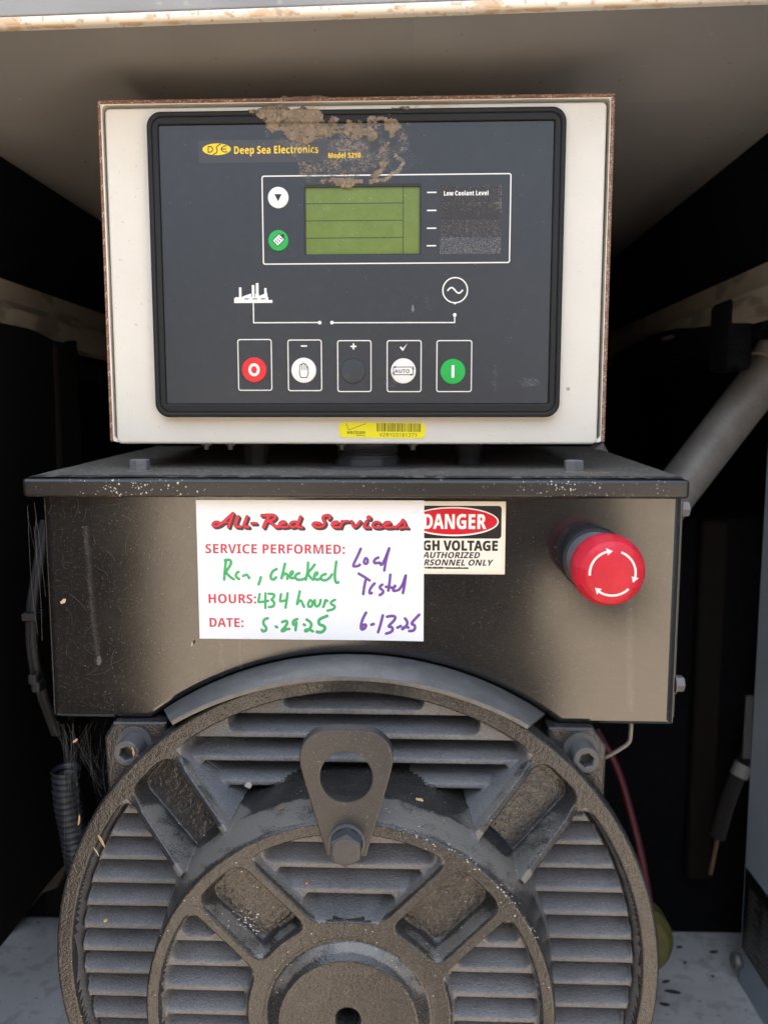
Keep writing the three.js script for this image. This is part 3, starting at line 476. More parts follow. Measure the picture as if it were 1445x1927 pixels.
// ------------------------------------------------------------------ service card
{
  const tex = canvasTex(1456, 892, (c) => {
    const K = 3.406;
    c.fillStyle = '#eceeef'; c.fillRect(0, 0, 1456, 892);
    const px = (ox, oy, s) => c.setTransform(K / s, 0, 0, K / s, (ox - 370) * K, (oy - 942) * K);   // strokes are given in enlarged photograph pixels
    c.lineCap = c.lineJoin = 'round';
    for (let i = 0; i < 40; i++) { c.fillStyle = 'rgba(205,208,212,0.22)'; c.beginPath(); c.ellipse(rnd(0, 1456), rnd(0, 892), rnd(8, 40), rnd(4, 12), 0, 0, 7); c.fill(); }
    px(385, 950, 3.6125);
    const logo = [                                       // the sign-writer's script along the top, stroke by stroke
      [18, [[104, 128], [88, 118], [62, 126], [54, 144], [76, 150], [112, 136], [148, 104], [192, 66]]], [20, [[196, 64], [180, 104], [164, 152]]], [12, [[122, 122], [176, 122]]],
      [19, [[232, 84], [218, 118], [206, 150], [246, 152]]], [19, [[292, 84], [278, 118], [264, 150], [300, 152]]], [15, [[322, 128], [354, 128]]],
      [18, [[392, 76], [430, 72], [474, 72], [488, 84], [470, 104], [432, 112]]], [22, [[440, 76], [422, 112], [404, 152]]], [20, [[440, 112], [466, 130], [484, 152], [508, 150]]],
      [16, [[510, 134], [552, 126], [546, 114], [520, 118], [508, 140], [530, 154], [570, 148]]], [16, [[630, 118], [600, 114], [580, 136], [594, 154], [622, 148], [636, 122]]], [19, [[656, 84], [640, 124], [630, 152], [666, 152]]],
      [18, [[846, 96], [862, 82], [842, 70], [808, 80], [808, 100], [824, 122], [806, 148], [762, 152], [734, 136], [752, 122], [786, 126]]],
      [16, [[868, 134], [910, 126], [904, 114], [878, 118], [866, 140], [888, 154], [926, 148]]], [17, [[938, 112], [932, 132], [924, 152]]], [15, [[934, 126], [956, 110], [978, 112]]],
      [17, [[1000, 112], [1008, 134], [1018, 152], [1040, 136], [1060, 112]]], [18, [[1102, 112], [1090, 134], [1084, 152], [1120, 152]]], [30, [[1118, 88], [1119, 89]]],
      [16, [[1190, 122], [1172, 112], [1144, 126], [1144, 148], [1176, 154], [1206, 148]]], [16, [[1216, 134], [1262, 126], [1256, 114], [1228, 118], [1214, 140], [1236, 154], [1290, 148]]],
      [17, [[1300, 150], [1330, 128], [1348, 102]]], [17, [[1348, 102], [1364, 128], [1356, 148], [1326, 154]]], [14, [[1356, 150], [1380, 152]]],
    ];
    const stroke = (w, p, dx = 0, dy = 0) => { c.lineWidth = w; c.beginPath(); c.moveTo(p[0][0] + dx, p[0][1] + dy); for (let i = 1; i < p.length - 1; i++) c.quadraticCurveTo(p[i][0] + dx, p[i][1] + dy, (p[i][0] + p[i + 1][0]) / 2 + dx, (p[i][1] + p[i + 1][1]) / 2 + dy); const e = p[p.length - 1]; c.lineTo(e[0] + dx, e[1] + dy); c.stroke(); };
    c.strokeStyle = '#4a3134'; for (let k = 0; k <= 6; k++) for (const [w, p] of logo) stroke(w + 4, p, 2 * k, 2 * k);
    c.strokeStyle = '#2a0f12'; for (const [w, p] of logo) stroke(w + 3, p);
    c.strokeStyle = '#d92b3c'; for (const [w, p] of logo) stroke(w - 2, p);
    const print = (s, x0, x1, y, size) => { c.save(); c.translate(x0, y); c.font = 'bold ' + size + 'px sans-serif'; c.scale((x1 - x0) / c.measureText(s).width, 1); c.fillStyle = '#c62f42'; c.fillText(s, 0, 0); c.restore(); };
    px(380, 1020, 5.16);
    print('SERVICE PERFORMED:', 22, 1398, 112, 124); print('HOURS:', 34, 524, 597, 124); print('DATE:', 38, 394, 832, 122);
    const pen = (col, w, list) => { for (const p of list) { c.strokeStyle = col[0]; stroke(w, p); c.strokeStyle = col[1]; stroke(w * 0.5, p, w * 0.06, -w * 0.04); } };
    const GREEN = ['rgba(22,150,72,0.9)', 'rgba(60,190,105,0.55)'];
    pen(GREEN, 27, [
      [[228, 180], [216, 260], [206, 366]], [[218, 178], [262, 168], [282, 196], [262, 240], [216, 300]], [[226, 298], [262, 340], [300, 362]], [[348, 290], [326, 300], [320, 336], [340, 352], [352, 360]], [[394, 330], [424, 312], [440, 330], [452, 350]], [[566, 342], [556, 380], [544, 410]],
      [[722, 262], [690, 272], [662, 320], [664, 356], [690, 366], [716, 342]], [[804, 210], [788, 280], [766, 356], [772, 340], [800, 300], [828, 312], [826, 356]], [[846, 332], [878, 310], [882, 280], [862, 288], [846, 330], [864, 352], [896, 344]], [[944, 300], [916, 306], [900, 336], [916, 362], [956, 366], [1000, 350]],
      [[1030, 198], [1028, 280], [1006, 362]], [[1094, 216], [1060, 262], [1022, 300], [1052, 340], [1076, 362]], [[1086, 330], [1120, 308], [1122, 290], [1096, 296], [1086, 344], [1114, 366], [1150, 352]], [[1200, 306], [1166, 314], [1148, 350], [1178, 372], [1230, 356], [1262, 310]], [[1306, 186], [1294, 260], [1288, 340], [1300, 392], [1324, 386]],
    ]);
    pen(GREEN, 25, [
      [[552, 506], [540, 566], [534, 586], [590, 580], [634, 570]], [[610, 498], [606, 570], [606, 640]], [[640, 502], [700, 500], [690, 540], [660, 560], [696, 580], [690, 626], [640, 632]], [[762, 506], [750, 566], [756, 578], [800, 566]], [[826, 496], [818, 560], [804, 636]],
      [[946, 476], [930, 550], [914, 610], [930, 580], [956, 560], [970, 590], [986, 626]], [[1046, 560], [1024, 590], [1030, 628], [1066, 622], [1074, 574], [1046, 560]], [[1092, 560], [1090, 610], [1116, 626], [1142, 600], [1150, 558]], [[1196, 560], [1188, 600], [1174, 626]], [[1190, 584], [1204, 562], [1216, 566]], [[1290, 556], [1248, 574], [1252, 600], [1292, 616], [1280, 648], [1216, 662]],
    ]);
    pen(GREEN, 27, [
      [[626, 742], [588, 750], [580, 800], [612, 830], [610, 862], [576, 876], [566, 856]], [[706, 822], [718, 830]], [[770, 778], [812, 758], [822, 790], [790, 836], [758, 862], [776, 872], [812, 846], [838, 846]], [[918, 748], [880, 758], [872, 800], [898, 806], [912, 770], [904, 820], [900, 856]], [[982, 800], [992, 806]],
      [[1010, 752], [1052, 772], [1058, 820], [1016, 866], [992, 868], [1000, 848], [1040, 850], [1070, 866]],
    ]);
    pen(GREEN, 30, [[[1212, 714], [1150, 738], [1128, 760], [1130, 800], [1180, 810], [1194, 840], [1160, 878], [1110, 872]]]);
    px(640, 1020, 8.5);
    const PURPLE = ['rgba(78,34,122,0.94)', 'rgba(138,88,190,0.62)'];
    pen(PURPLE, 44, [
      [[332, 100], [296, 190], [206, 360], [220, 384], [300, 370], [316, 352]], [[410, 246], [380, 290], [392, 340], [440, 330], [446, 270], [420, 250]], [[612, 236], [570, 250], [538, 300], [560, 330], [610, 318], [640, 320]], [[784, 92], [742, 210], [690, 320], [660, 358], [648, 340]], [[786, 92], [736, 260], [708, 440]],
      [[300, 494], [380, 540], [472, 600]], [[408, 600], [386, 700], [370, 820]], [[552, 648], [500, 700], [464, 780], [480, 816], [506, 800]], [[676, 668], [636, 690], [636, 726], [690, 760], [690, 800], [634, 834]], [[804, 508], [794, 620], [772, 760]], [[734, 700], [790, 702], [830, 716]], [[848, 730], [886, 690], [880, 680], [846, 720], [850, 770], [900, 760]], [[1048, 520], [1014, 640], [960, 730], [930, 752]], [[1050, 520], [1034, 660], [1006, 796]],
      [[414, 1120], [360, 1210], [326, 1340], [340, 1400], [400, 1370], [420, 1310], [370, 1310], [340, 1360]], [[500, 1312], [536, 1300]], [[684, 1160], [650, 1300], [608, 1430]], [[754, 1180], [830, 1160], [896, 1180], [860, 1250], [760, 1340], [830, 1340], [850, 1390], [810, 1430], [738, 1452]], [[920, 1352], [972, 1326]], [[1040, 1204], [1078, 1240], [1080, 1310], [990, 1384], [1010, 1350], [1060, 1330], [1094, 1350]], [[1268, 1140], [1190, 1220], [1136, 1290], [1190, 1300], [1208, 1350], [1180, 1396], [1110, 1404]],
    ]);
  });
  const g = planar(new THREE.BoxGeometry(0.1387, 0.0867, 0.0007, 36, 24, 1).translate(-0.06185, EYE - 0.09075, -0.4794), -131.2, 7.5, -134.1, -47.4), p = g.attributes.position;
  for (let i = 0; i < p.count; i++) {                  // the card has taken a slight curl at its free corners
    const x = p.getX(i) / M, y = (p.getY(i) - EYE) / M, a = clamp((x + 55) / 62), b = clamp((-80 - y) / 54), c2 = clamp((-95 - x) / 36) * clamp((y + 80) / 33);
    p.setZ(i, p.getZ(i) + (1.5 * a * a * b * b + 0.8 * c2 * c2 + 0.12 * Math.sin(x * 0.07) * Math.sin(y * 0.09)) * M);
  }
  g.computeVertexNormals();
  tag(obj('service_card', g, std({ map: tex, roughness: 0.4 })), 'white service card with red print and green and purple handwriting on the black box', 'card');
}

// ------------------------------------------------------------------ danger sign
{
  const tex = canvasTex(1256, 896, (c) => {
    const K = 0.8;                                      // strokes and letters are placed in enlarged photograph pixels
    c.scale(K, K); c.translate(225, -72);
    c.fillStyle = '#e6dcc3'; c.fillRect(-225, 72, 1570, 1120); c.fillStyle = '#e9e4d4'; c.fillRect(-200, 92, 1500, 1050);
    for (let i = 0; i < 800; i++) { c.fillStyle = rnd() < 0.3 ? 'rgba(176,140,90,0.3)' : 'rgba(225,212,180,0.4)'; c.fillRect(rnd(-225, 1340), rnd(72, 1190), rnd(2, 10), rnd(2, 6)); }
    c.fillStyle = '#1c1a1a'; c.beginPath(); c.roundRect(-164, 140, 1447, 500, 50); c.fill();
    for (let i = 0; i < 160; i++) { c.fillStyle = 'rgba(130,112,94,' + rnd(0.1, 0.4) + ')'; c.fillRect(rnd(-150, 1270), rnd(150, 630), rnd(2, 26), rnd(1, 6)); }
    c.fillStyle = '#ece8de'; c.beginPath(); c.ellipse(560, 382, 682, 224, 0, 0, 7); c.fill(); c.fillStyle = '#cf1126'; c.beginPath(); c.ellipse(560, 380, 660, 200, 0, 0, 7); c.fill();
    const text = (s, x0, x1, y, h, fill, skew = 0) => { c.save(); c.translate(x0, y); c.transform(1, 0, -skew, 1, 0, 0); c.font = 'bold ' + h / 0.72 + 'px sans-serif'; c.scale((x1 - x0) / c.measureText(s).width, 1); c.fillStyle = c.strokeStyle = fill; c.lineWidth = skew ? 2 : 9; c.strokeText(s, 0, 0); c.fillText(s, 0, 0); c.restore(); };
    text('DANGER', 88, 1050, 490, 220, '#f2efe8'); text('HIGH VOLTAGE', -120, 1240, 824, 148, '#231f1f'); text('AUTHORIZED', 96, 960, 943, 92, '#2b1c2c', 0.24); text('PERSONNEL ONLY', -58, 1146, 1058, 92, '#2b1c2c', 0.24);
    text('Co., Inc. • 1-800-442-3633 • www.amsdos.com', -60, 790, 1108, 22, '#3a3433');
  });
  const g = planar(slab(rrect(-6, 56.6, -92.5, -47.9, 0.4), -480.1, -479.75, 0.05, 4), -6, 56.6, -92.5, -47.9);
  tag(obj('danger_sign', g, phys({ map: tex, roughness: 0.3, clearcoat: 0.4, clearcoatRoughness: 0.1 })), 'high voltage danger sign with a red oval, half behind the service card', 'sign');
}

// ------------------------------------------------------------------ emergency stop button
{
  const t = thing('emergency_stop_button', 'red mushroom emergency stop button with white arrows at the right of the black box', 'emergency stop');
  const cx = 109, cy = -82, capMap = colorTex(256, 256, (c, u, v) => { const a = fbm(u * 6, v * 6, 450, 4, 6), n = noise(u * 120, v * 120, 451, 120), k = 0.85 + 0.3 * a; c[0] = 0.57 * k; c[1] = 0.016 * k; c[2] = 0.034 * k; if (n > 0.93) mix3(c, 0.6, 0.3, 0.28, 0.3); });
  obj('base_ring', boxUV(latheZ(cx, cy, [[19.2, -481], [19.6, -477], [18.6, -474.6], [16.8, -474.2], [16.6, -475.5], [0.01, -475.5]], 64)), plain(0.014, 0.015, 0.018, 0.45), t);
  const kn = [];
  for (let i = 0; i < 84; i++) { const a = i / 84 * Math.PI * 2; kn.push(cylZ(cx + 16.2 * Math.cos(a), cy + 16.2 * Math.sin(a), -476, -457, 0.62, 0.56, 6)); }
  obj('collar', boxUV(clean([latheZ(cx, cy, [[16.4, -477], [16.1, -457.5], [15.2, -456.4], [14, -456.4]], 64), ...kn])), plain(0.17, 0.172, 0.175, 0.7), t);
  obj('chrome_ring', boxUV(latheZ(cx, cy, [[14, -457], [17, -456], [17.2, -453], [16, -452]], 64)), std({ color: rgb(0.75, 0.76, 0.78), metalness: 1, roughness: 0.18 }), t);
  const cap = obj('mushroom_cap', boxUV(latheZ(cx, cy, [[14, -451], [18.4, -450.6], [19.7, -448], [20, -444], [19.8, -439], [19, -435.4], [17.2, -432.2], [14.6, -430.7], [9, -430.1], [0.01, -430]], 72)), phys({ map: rep(capMap, 22), roughness: 0.42, ior: 1.4 }), t);
  for (const [d0, d1] of [[186, 106], [70, -10], [-44, -124]]) { // three printed arrows, clockwise
    const s = new THREE.Shape(), a = d0 * Math.PI / 180, b = d1 * Math.PI / 180, m = 12.3, w = 0.62;
    s.absarc(cx, cy, m + w, a, b, true);
    const q = (r, an) => [cx + r * Math.cos(an), cy + r * Math.sin(an)];
    s.lineTo(...q(m + 2.1, b)); s.lineTo(...q(m - 0.1, b - 0.26)); s.lineTo(...q(m - 2, b + 0.02)); s.lineTo(...q(m - w, b));
    s.absarc(cx, cy, m - w, b, a, false);
    const g = slab(s, -430.9, -429.5, 0.05, 20, 1), p = g.attributes.position;
    for (let i = 0; i < p.count; i++) { const r = Math.hypot(p.getX(i) / M - cx, (p.getY(i) - EYE) / M - cy), zf = r < 9 ? -430.1 : r < 14.6 ? lerp(-430.1, -430.7, (r - 9) / 5.6) : -431; p.setZ(i, (zf + (p.getZ(i) / M > -430.2 ? 0.14 : -0.3)) * M); }
    obj('arrow', boxUV(g), std({ color: rgb(0.78, 0.74, 0.68), roughness: 0.5 }), cap);
  }
}

// ------------------------------------------------------------------ alternator
const alt = thing('alternator', 'black cast iron alternator end with round frame, spokes and cooling fins below the junction box', 'alternator');
const CX = -34, CY = -331, P15 = 15.1;
{
  const soft = (sd, w = 1.1) => (sd <= -w ? 0 : sd >= w ? sd : (sd + w) * (sd + w) / (4 * w));
  const smax = (a, b, k) => { const h = Math.max(k - Math.abs(a - b), 0) / k; return Math.max(a, b) + h * h * k * 0.25; };
  const smin = (a, b, k) => -smax(-a, -b, k);
  const slots = (y, y0, side, inset, zl, slope, qEnd) => { // one row of louvres: lip, sloping fin, dark gap, its ends rounded off; side(row centre, row top) > 0 outside the row
    const k = Math.floor((y - y0) / P15), t = y - y0 - k * P15;
    if (t < 3.7) return zl - (t < 0.9 ? (0.9 - t) * (0.9 - t) * 1.3 : 0) - soft(t - 3.4, 0.8) * 0.8;
    const q = t - 3.7, ml = -(side(y0 + k * P15 + 9.4, y0 + (k + 1) * P15) + inset) - Math.max(0, 3.6 - q) ** 2 / 6 - Math.max(0, q - 8.4) ** 2 / 5, f = sstep(0, 2.4, ml);
    return zl - lerp(0, 0.24 + (q < qEnd ? q * slope : qEnd * slope + Math.min(40, (q - qEnd) * 17)), f);
  };
  const H = (x, y) => {
    const r = Math.hypot(x, y), ax = Math.abs(x), ay = Math.abs(y), u = (ax + ay) * 0.7071, v = (ay - ax) * 0.7071;
    let z = -520;
    const isSpoke = v > -20.6 && v < 21.6;
    if (r > 112) {
      const ribTop = -450 + clamp((172 - u) / 52) * 23;
      const r1 = Math.max(Math.abs(v - 18.8) - 2.5, 119 - u), r2 = Math.max(Math.abs(v + 18.4) - 2.3, 119 - u), ring = 173.2 - r;
      const sd = smin(ring, smin(r1, r2, 3), isSpoke ? 9 : 12), top = lerp(ribTop, -450, sstep(160, 171, r));
      const frame = top - (isSpoke ? 7.5 : 7) * soft(sd, 0.9);
      let base;
      if (isSpoke) { base = lerp(-451, -464, clamp((u - 119) / 53)) + 0.35 * (noise(x * 0.55, y * 0.55, 300) - 0.5); }
      else if (v > 0) base = ay < 111.6 ? -520 : slots(y, 112.2 + (y > 0 ? 0 : -2), (yc, yt) => ax - Math.min(Math.sqrt(Math.max(9, 173.2 ** 2 - Math.min(168, Math.abs(yt) - 1.5) ** 2)), Math.abs(yc) - 29), 0.6, -456.5, 2.6, 3.2);
      else { base = slots(y, 2.5, () => Math.max(r - 171, v + 20.6, 118 - r), 0.8, -456.5, 2.05, 6.4); base -= 34 * sstep(169.6, 171, r); };
      z = smax(frame, base, isSpoke ? 4.5 : 2.6);
      z = smax(z, -410 - lerp(10, 3.3, sstep(0.35, 0.72, y / r)) * soft(r - 115.2, 1.3) - 26 * soft(r - 121.2, 0.9), 3.4);
      if (r > 182.4) z -= (r - 182.4) * (r - 182.4) * 0.9;
    } else {
      const iS = v > -18.8 && v < 27.4, r1 = Math.max(Math.abs(v - 23.9) - 3.3, 46 - u), r2 = Math.max(Math.abs(v + 15.5) - 3.3, 46 - u);
      const sd = smin(smin(107.2 - r, r - 57.6, 4), smin(r1, r2, 3), 8);
      const frame = -410 - (iS ? (v < 4 ? 4.2 : 9) : 6.5) * soft(sd, 1);
      let base;
      if (iS) base = -422.5 + 0.4 * (noise(x * 0.6, y * 0.6, 301) - 0.5);
      else if (v > 0) base = slots(y, 8.4, (yc, yt) => Math.max(ax - Math.min(Math.sqrt(Math.max(4, 107.2 ** 2 - (Math.abs(yt) - 3) ** 2)), Math.abs(yc) - 37.6), 57 - r), 0.4, -416.5, 2.0, 6.6);
      else base = slots(y, 8.4, (yc) => Math.max(ax - Math.sqrt(Math.max(4, 106.5 ** 2 - yc * yc)), Math.max(Math.sqrt(Math.max(0, 58.4 ** 2 - yc * yc)), Math.abs(yc) + 27.2) - ax), 0.2, -416.5, 2.0, 6.6);
      z = smax(frame, base, iS ? 4.5 : 2.2);
      if (r < 47.5) z = smax(-410.5, -410.5 + 7.6 * clamp((45.8 - r) / 7.3), 1.2);
      const hr = Math.hypot(x, y - 4);
      if (hr < 9) z -= hr < 5.6 ? 24 : (1 - sstep(5.6, 7.4, hr)) * 3;
    }
    const rough = isSpoke && r > 118 && z < -448 ? 0.22 : isSpoke && r < 106 && z < -419 ? 0.14 : 0.06;
    return z + rough * (fbm(x * 0.62, y * 0.62, 310, 2) - 0.5);
  };
  const region = (x, y) => {
    const r = Math.hypot(x, y), ax = Math.abs(x), ay = Math.abs(y), v = (ay - ax) * 0.7071, quad = (x > 0 ? 1 : 0) + (y > 0 ? 2 : 0);
    if (r > 172.8) return ['outer_ring', 0];
    if (r > 124 || (r > 119 && v < -20)) {
      if (v > -21.5 && v < 22) return ['outer_spoke', quad];
      const side = v > 0 ? (y > 0 ? 'top' : 'low') : x > 0 ? 'right' : 'left';
      return ['cooling_fin', side + (v > 0 && ay < 124 ? (x > 0 ? 'a' : 'b') : '') + Math.floor((y - (v > 0 ? 112.2 + (y > 0 ? 0 : -2) : 2.5)) / P15)];
    }
    if (r > 106.6) return ['inner_ring', 0];
    if (r > 58) {
      if (v > -19.6 && v < 28) return ['inner_spoke', quad];
      return ['cooling_fin', 'in' + (v > 0 ? (y > 0 ? 'top' : 'low') : x > 0 ? 'right' : 'left') + Math.floor((y - 8.4) / P15)];
    }
    return r > 46.5 ? ['hub_collar', 0] : ['hub_cap', 0];
  };
  // the photograph ends just below the shaft; rows below it are coarser
  const xs = [], ys = [], step = 0.74;
  for (let x = -186.5; x <= 186.5; x += step) xs.push(x);
  for (let y = -186.5; y < -60; y += 1.6) ys.push(y);
  for (let y = -60; y <= 186.5; y += step) ys.push(y);
  const nx = xs.length, ny = ys.length, pos = new Float32Array(nx * ny * 3), out = new Uint8Array(nx * ny);
  for (let j = 0; j < ny; j++) for (let i = 0; i < nx; i++) {
    let x = xs[i], y = ys[j], r = Math.hypot(x, y), z, k = j * nx + i;
    if (r > 184.2) { out[k] = 1; x *= 184.2 / r; y *= 184.2 / r; z = -462; } else z = H(x, y);
    pos[3 * k] = (CX + x) * M; pos[3 * k + 1] = EYE + (CY + y) * M; pos[3 * k + 2] = z * M;
  }
  const lists = new Map(), all = [];
  for (let j = 0; j < ny - 1; j++) for (let i = 0; i < nx - 1; i++) {
    const a = j * nx + i, b = a + 1, c = b + nx, d = a + nx;
    if (out[a] && out[b] && out[c] && out[d]) continue;
    const key = region((xs[i] + xs[i + 1]) / 2, (ys[j] + ys[j + 1]) / 2).join(':');
    if (!lists.has(key)) lists.set(key, []);
    lists.get(key).push(a, b, c, a, c, d); all.push(a, b, c, a, c, d);
  }
  const whole = new THREE.BufferGeometry();
  whole.setAttribute('position', new THREE.BufferAttribute(pos, 3)); whole.setIndex(all); whole.computeVertexNormals();
  const nrm = whole.attributes.normal.array;
  // colour of the casting: worn black paint, grey dust in grains, white spatter
  const R0 = 215, YS = 30;                              // across walls the texture runs on with their depth
  const spat = [];
  for (let i = 0; i < 70; i++) { const a = rnd(0.45, 1.35), r = 114 + rnd(-7, 9) * rnd(); spat.push([r * Math.cos(a), r * Math.sin(a), rnd(0.15, 0.5)]); }
  for (let i = 0; i < 260; i++) { const a = rnd(0, 3.14), r = rnd(40, 183); spat.push([r * Math.cos(a), r * Math.sin(a), rnd(0.12, 0.4)]); }
  for (let i = 0; i < 40; i++) spat.push([rnd(-68, -52), rnd(52, 66), rnd(0.2, 0.6)]);
  const N = 2048, cell = new Map();
  for (const s of spat) { const k = Math.floor(s[0] / 4) + ',' + Math.floor(s[1] / 4); if (!cell.has(k)) cell.set(k, []); cell.get(k).push(s); }
  const ironMap = colorTex(N, N, (c, uu, vv) => {
    const x = (uu * 2 - 1) * R0, y = (vv * 2 - 1) * R0 + YS, r = Math.hypot(x, y);
    if (r > 260) { c[0] = c[1] = c[2] = 0.05; return; }
    const a = fbm(x * 0.05, y * 0.05, 320, 4), g = hash(Math.floor(uu * N), Math.floor(vv * N), 321), n = noise(x * 1.9, y * 1.9, 322), b = noise(x * 0.16, y * 0.16, 323), k = 0.78 + 0.44 * a;
    c[0] = 0.03 * k; c[1] = 0.028 * k; c[2] = 0.027 * k;
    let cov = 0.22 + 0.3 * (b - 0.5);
    // dust and grit, laid thicker to paint sky brightness onto upward faces: the shoulder round the inner ring, the rib flanks, the pocket ends and the hub's bevel
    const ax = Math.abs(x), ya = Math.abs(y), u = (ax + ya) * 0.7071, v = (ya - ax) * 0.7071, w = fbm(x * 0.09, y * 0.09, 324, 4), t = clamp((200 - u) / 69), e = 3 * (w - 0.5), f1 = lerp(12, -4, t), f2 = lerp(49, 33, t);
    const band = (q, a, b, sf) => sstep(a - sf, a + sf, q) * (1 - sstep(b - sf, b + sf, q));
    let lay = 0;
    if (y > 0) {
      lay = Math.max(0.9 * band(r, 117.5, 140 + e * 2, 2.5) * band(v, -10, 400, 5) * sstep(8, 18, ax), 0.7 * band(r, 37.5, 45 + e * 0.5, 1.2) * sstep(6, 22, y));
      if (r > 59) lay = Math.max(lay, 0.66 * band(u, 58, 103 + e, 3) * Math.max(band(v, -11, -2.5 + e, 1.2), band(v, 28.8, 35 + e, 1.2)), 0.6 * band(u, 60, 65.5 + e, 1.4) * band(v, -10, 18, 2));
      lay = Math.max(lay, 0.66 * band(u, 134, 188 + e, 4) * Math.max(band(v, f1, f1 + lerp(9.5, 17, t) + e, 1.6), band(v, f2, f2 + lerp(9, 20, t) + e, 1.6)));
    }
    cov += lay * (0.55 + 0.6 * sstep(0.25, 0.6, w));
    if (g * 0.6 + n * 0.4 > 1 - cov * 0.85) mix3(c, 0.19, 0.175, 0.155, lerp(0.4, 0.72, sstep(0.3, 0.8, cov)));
    if (n < 0.05 && b > 0.5) mix3(c, 0.02, 0.019, 0.018, 0.8);
    if (n > 0.965 && b < 0.3) mix3(c, 0.24, 0.11, 0.045, 0.6);
    const near = cell.get(Math.floor(x / 4) + ',' + Math.floor(y / 4));
    if (near) for (const s of near) if (Math.hypot(x - s[0], y - s[1]) < s[2]) mix3(c, 0.6, 0.59, 0.56, 0.85);
  });
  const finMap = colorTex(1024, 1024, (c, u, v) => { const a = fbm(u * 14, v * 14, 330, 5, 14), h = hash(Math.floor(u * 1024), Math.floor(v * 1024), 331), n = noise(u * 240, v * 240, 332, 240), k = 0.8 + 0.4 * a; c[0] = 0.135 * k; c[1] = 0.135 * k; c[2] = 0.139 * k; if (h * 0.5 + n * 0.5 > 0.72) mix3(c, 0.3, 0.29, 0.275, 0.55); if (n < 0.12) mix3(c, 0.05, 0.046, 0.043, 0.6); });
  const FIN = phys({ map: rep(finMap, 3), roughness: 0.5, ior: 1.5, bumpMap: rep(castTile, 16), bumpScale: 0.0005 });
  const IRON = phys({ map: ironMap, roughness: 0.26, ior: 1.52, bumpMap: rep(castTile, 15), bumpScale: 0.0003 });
  const remap = new Int32Array(nx * ny);
  for (const [key, ids] of lists) {
    remap.fill(-1);
    const p = [], n = [], uv = [], idx = new Uint32Array(ids.length);
    for (let q = 0; q < ids.length; q++) {
      const k = ids[q];
      if (remap[k] < 0) { remap[k] = p.length / 3; p.push(pos[3 * k], pos[3 * k + 1], pos[3 * k + 2]); n.push(nrm[3 * k], nrm[3 * k + 1], nrm[3 * k + 2]); uv.push(0.5 + (pos[3 * k] / M - CX) / (2 * R0), 0.5 + ((pos[3 * k + 1] - EYE) / M - CY - YS - pos[3 * k + 2] / M - 410) / (2 * R0)); }
      idx[q] = remap[k];
    }
    const g = new THREE.BufferGeometry();
    g.setAttribute('position', new THREE.Float32BufferAttribute(p, 3)); g.setAttribute('normal', new THREE.Float32BufferAttribute(n, 3)); g.setAttribute('uv', new THREE.Float32BufferAttribute(uv, 2)); g.setIndex(new THREE.BufferAttribute(idx, 1));
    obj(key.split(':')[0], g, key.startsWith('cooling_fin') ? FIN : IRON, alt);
  }
  const SIDE = plain(0.05, 0.05, 0.052, 0.55, { bumpMap: rep(castTile, 14), bumpScale: 0.0006 });
  obj('barrel', boxUV(clean([latheZ(CX, CY, [[0.01, -800], [172, -800], [176, -795], [176, -530], [182.6, -459]], 96)])), SIDE, alt);
  // ears that carry the cap screws, either side under the box
  const lug = (s) => {
    const sh = shapeOf(s > 0 ? [[118, 100], [153.6, 100], [154, 133], [145.5, 144.4], [118, 144.4]] : [[-118, 98], [-157, 98], [-158, 134], [-152, 144], [-118, 144.4]]);
    const g = slab(sh, -500, -474, 1.8, 6, 3); g.translate(CX * M, CY * M, 0);
    const p = g.attributes.position, uv = new Float32Array(p.count * 2); for (let i = 0; i < p.count; i++) { uv[2 * i] = 0.5 + (p.getX(i) / M - CX) / (2 * R0); uv[2 * i + 1] = 0.5 + ((p.getY(i) - EYE) / M - CY - YS - p.getZ(i) / M - 440) / (2 * R0); }
    g.setAttribute('uv', new THREE.BufferAttribute(uv, 2));
    obj('ear', g, IRON, alt);
    const bx = CX + s * 138.5, by = CY + 130.5, r = 7.9, hex = new THREE.Path();
    for (let i = 0; i < 6; i++) { const a = i * Math.PI / 3 + 0.3; hex[i ? 'lineTo' : 'moveTo'](bx + 4.4 * Math.cos(a), by + 4.4 * Math.sin(a)); }
    const cs = new THREE.Shape(); cs.absarc(bx, by, r, 0, Math.PI * 2); cs.holes.push(hex);
    obj('cap_screw', boxUV(clean([slab(cs, -474, -458, 1, 40, 3), cylZ(bx, by, -476, -466, 4.6, 4.6, 6), latheZ(bx, by, [[11.5, -476], [11, -472.8], [8, -472.4], [0.01, -472.4]], 32)])), plain(0.09, 0.088, 0.086, 0.5, { bumpMap: rep(grainTile, 40), bumpScale: 0.0003 }), alt);
  };
  lug(-1); lug(1);
  // lifting plate and its bolt
  const lp = new THREE.Shape(), X = (v) => CX - 0.4 + v, Y = (v) => CY + v;
  lp.moveTo(X(-10.6), Y(98)); lp.lineTo(X(10.6), Y(98)); lp.lineTo(X(22.2), Y(139)); lp.bezierCurveTo(X(24.6), Y(148), X(25.6), Y(152), X(24.4), Y(157)); lp.bezierCurveTo(X(22.6), Y(164), X(17), Y(168), X(11), Y(168.4));
  lp.bezierCurveTo(X(4), Y(169.4), X(-4), Y(169.4), X(-11), Y(168.4)); lp.bezierCurveTo(X(-17), Y(168), X(-22.6), Y(164), X(-24.4), Y(157)); lp.bezierCurveTo(X(-25.6), Y(152), X(-24.6), Y(148), X(-22.2), Y(139)); lp.closePath();
  const hole = new THREE.Path(); hole.absarc(X(0), Y(142.6), 13.9, 0, Math.PI * 2); lp.holes.push(hole);
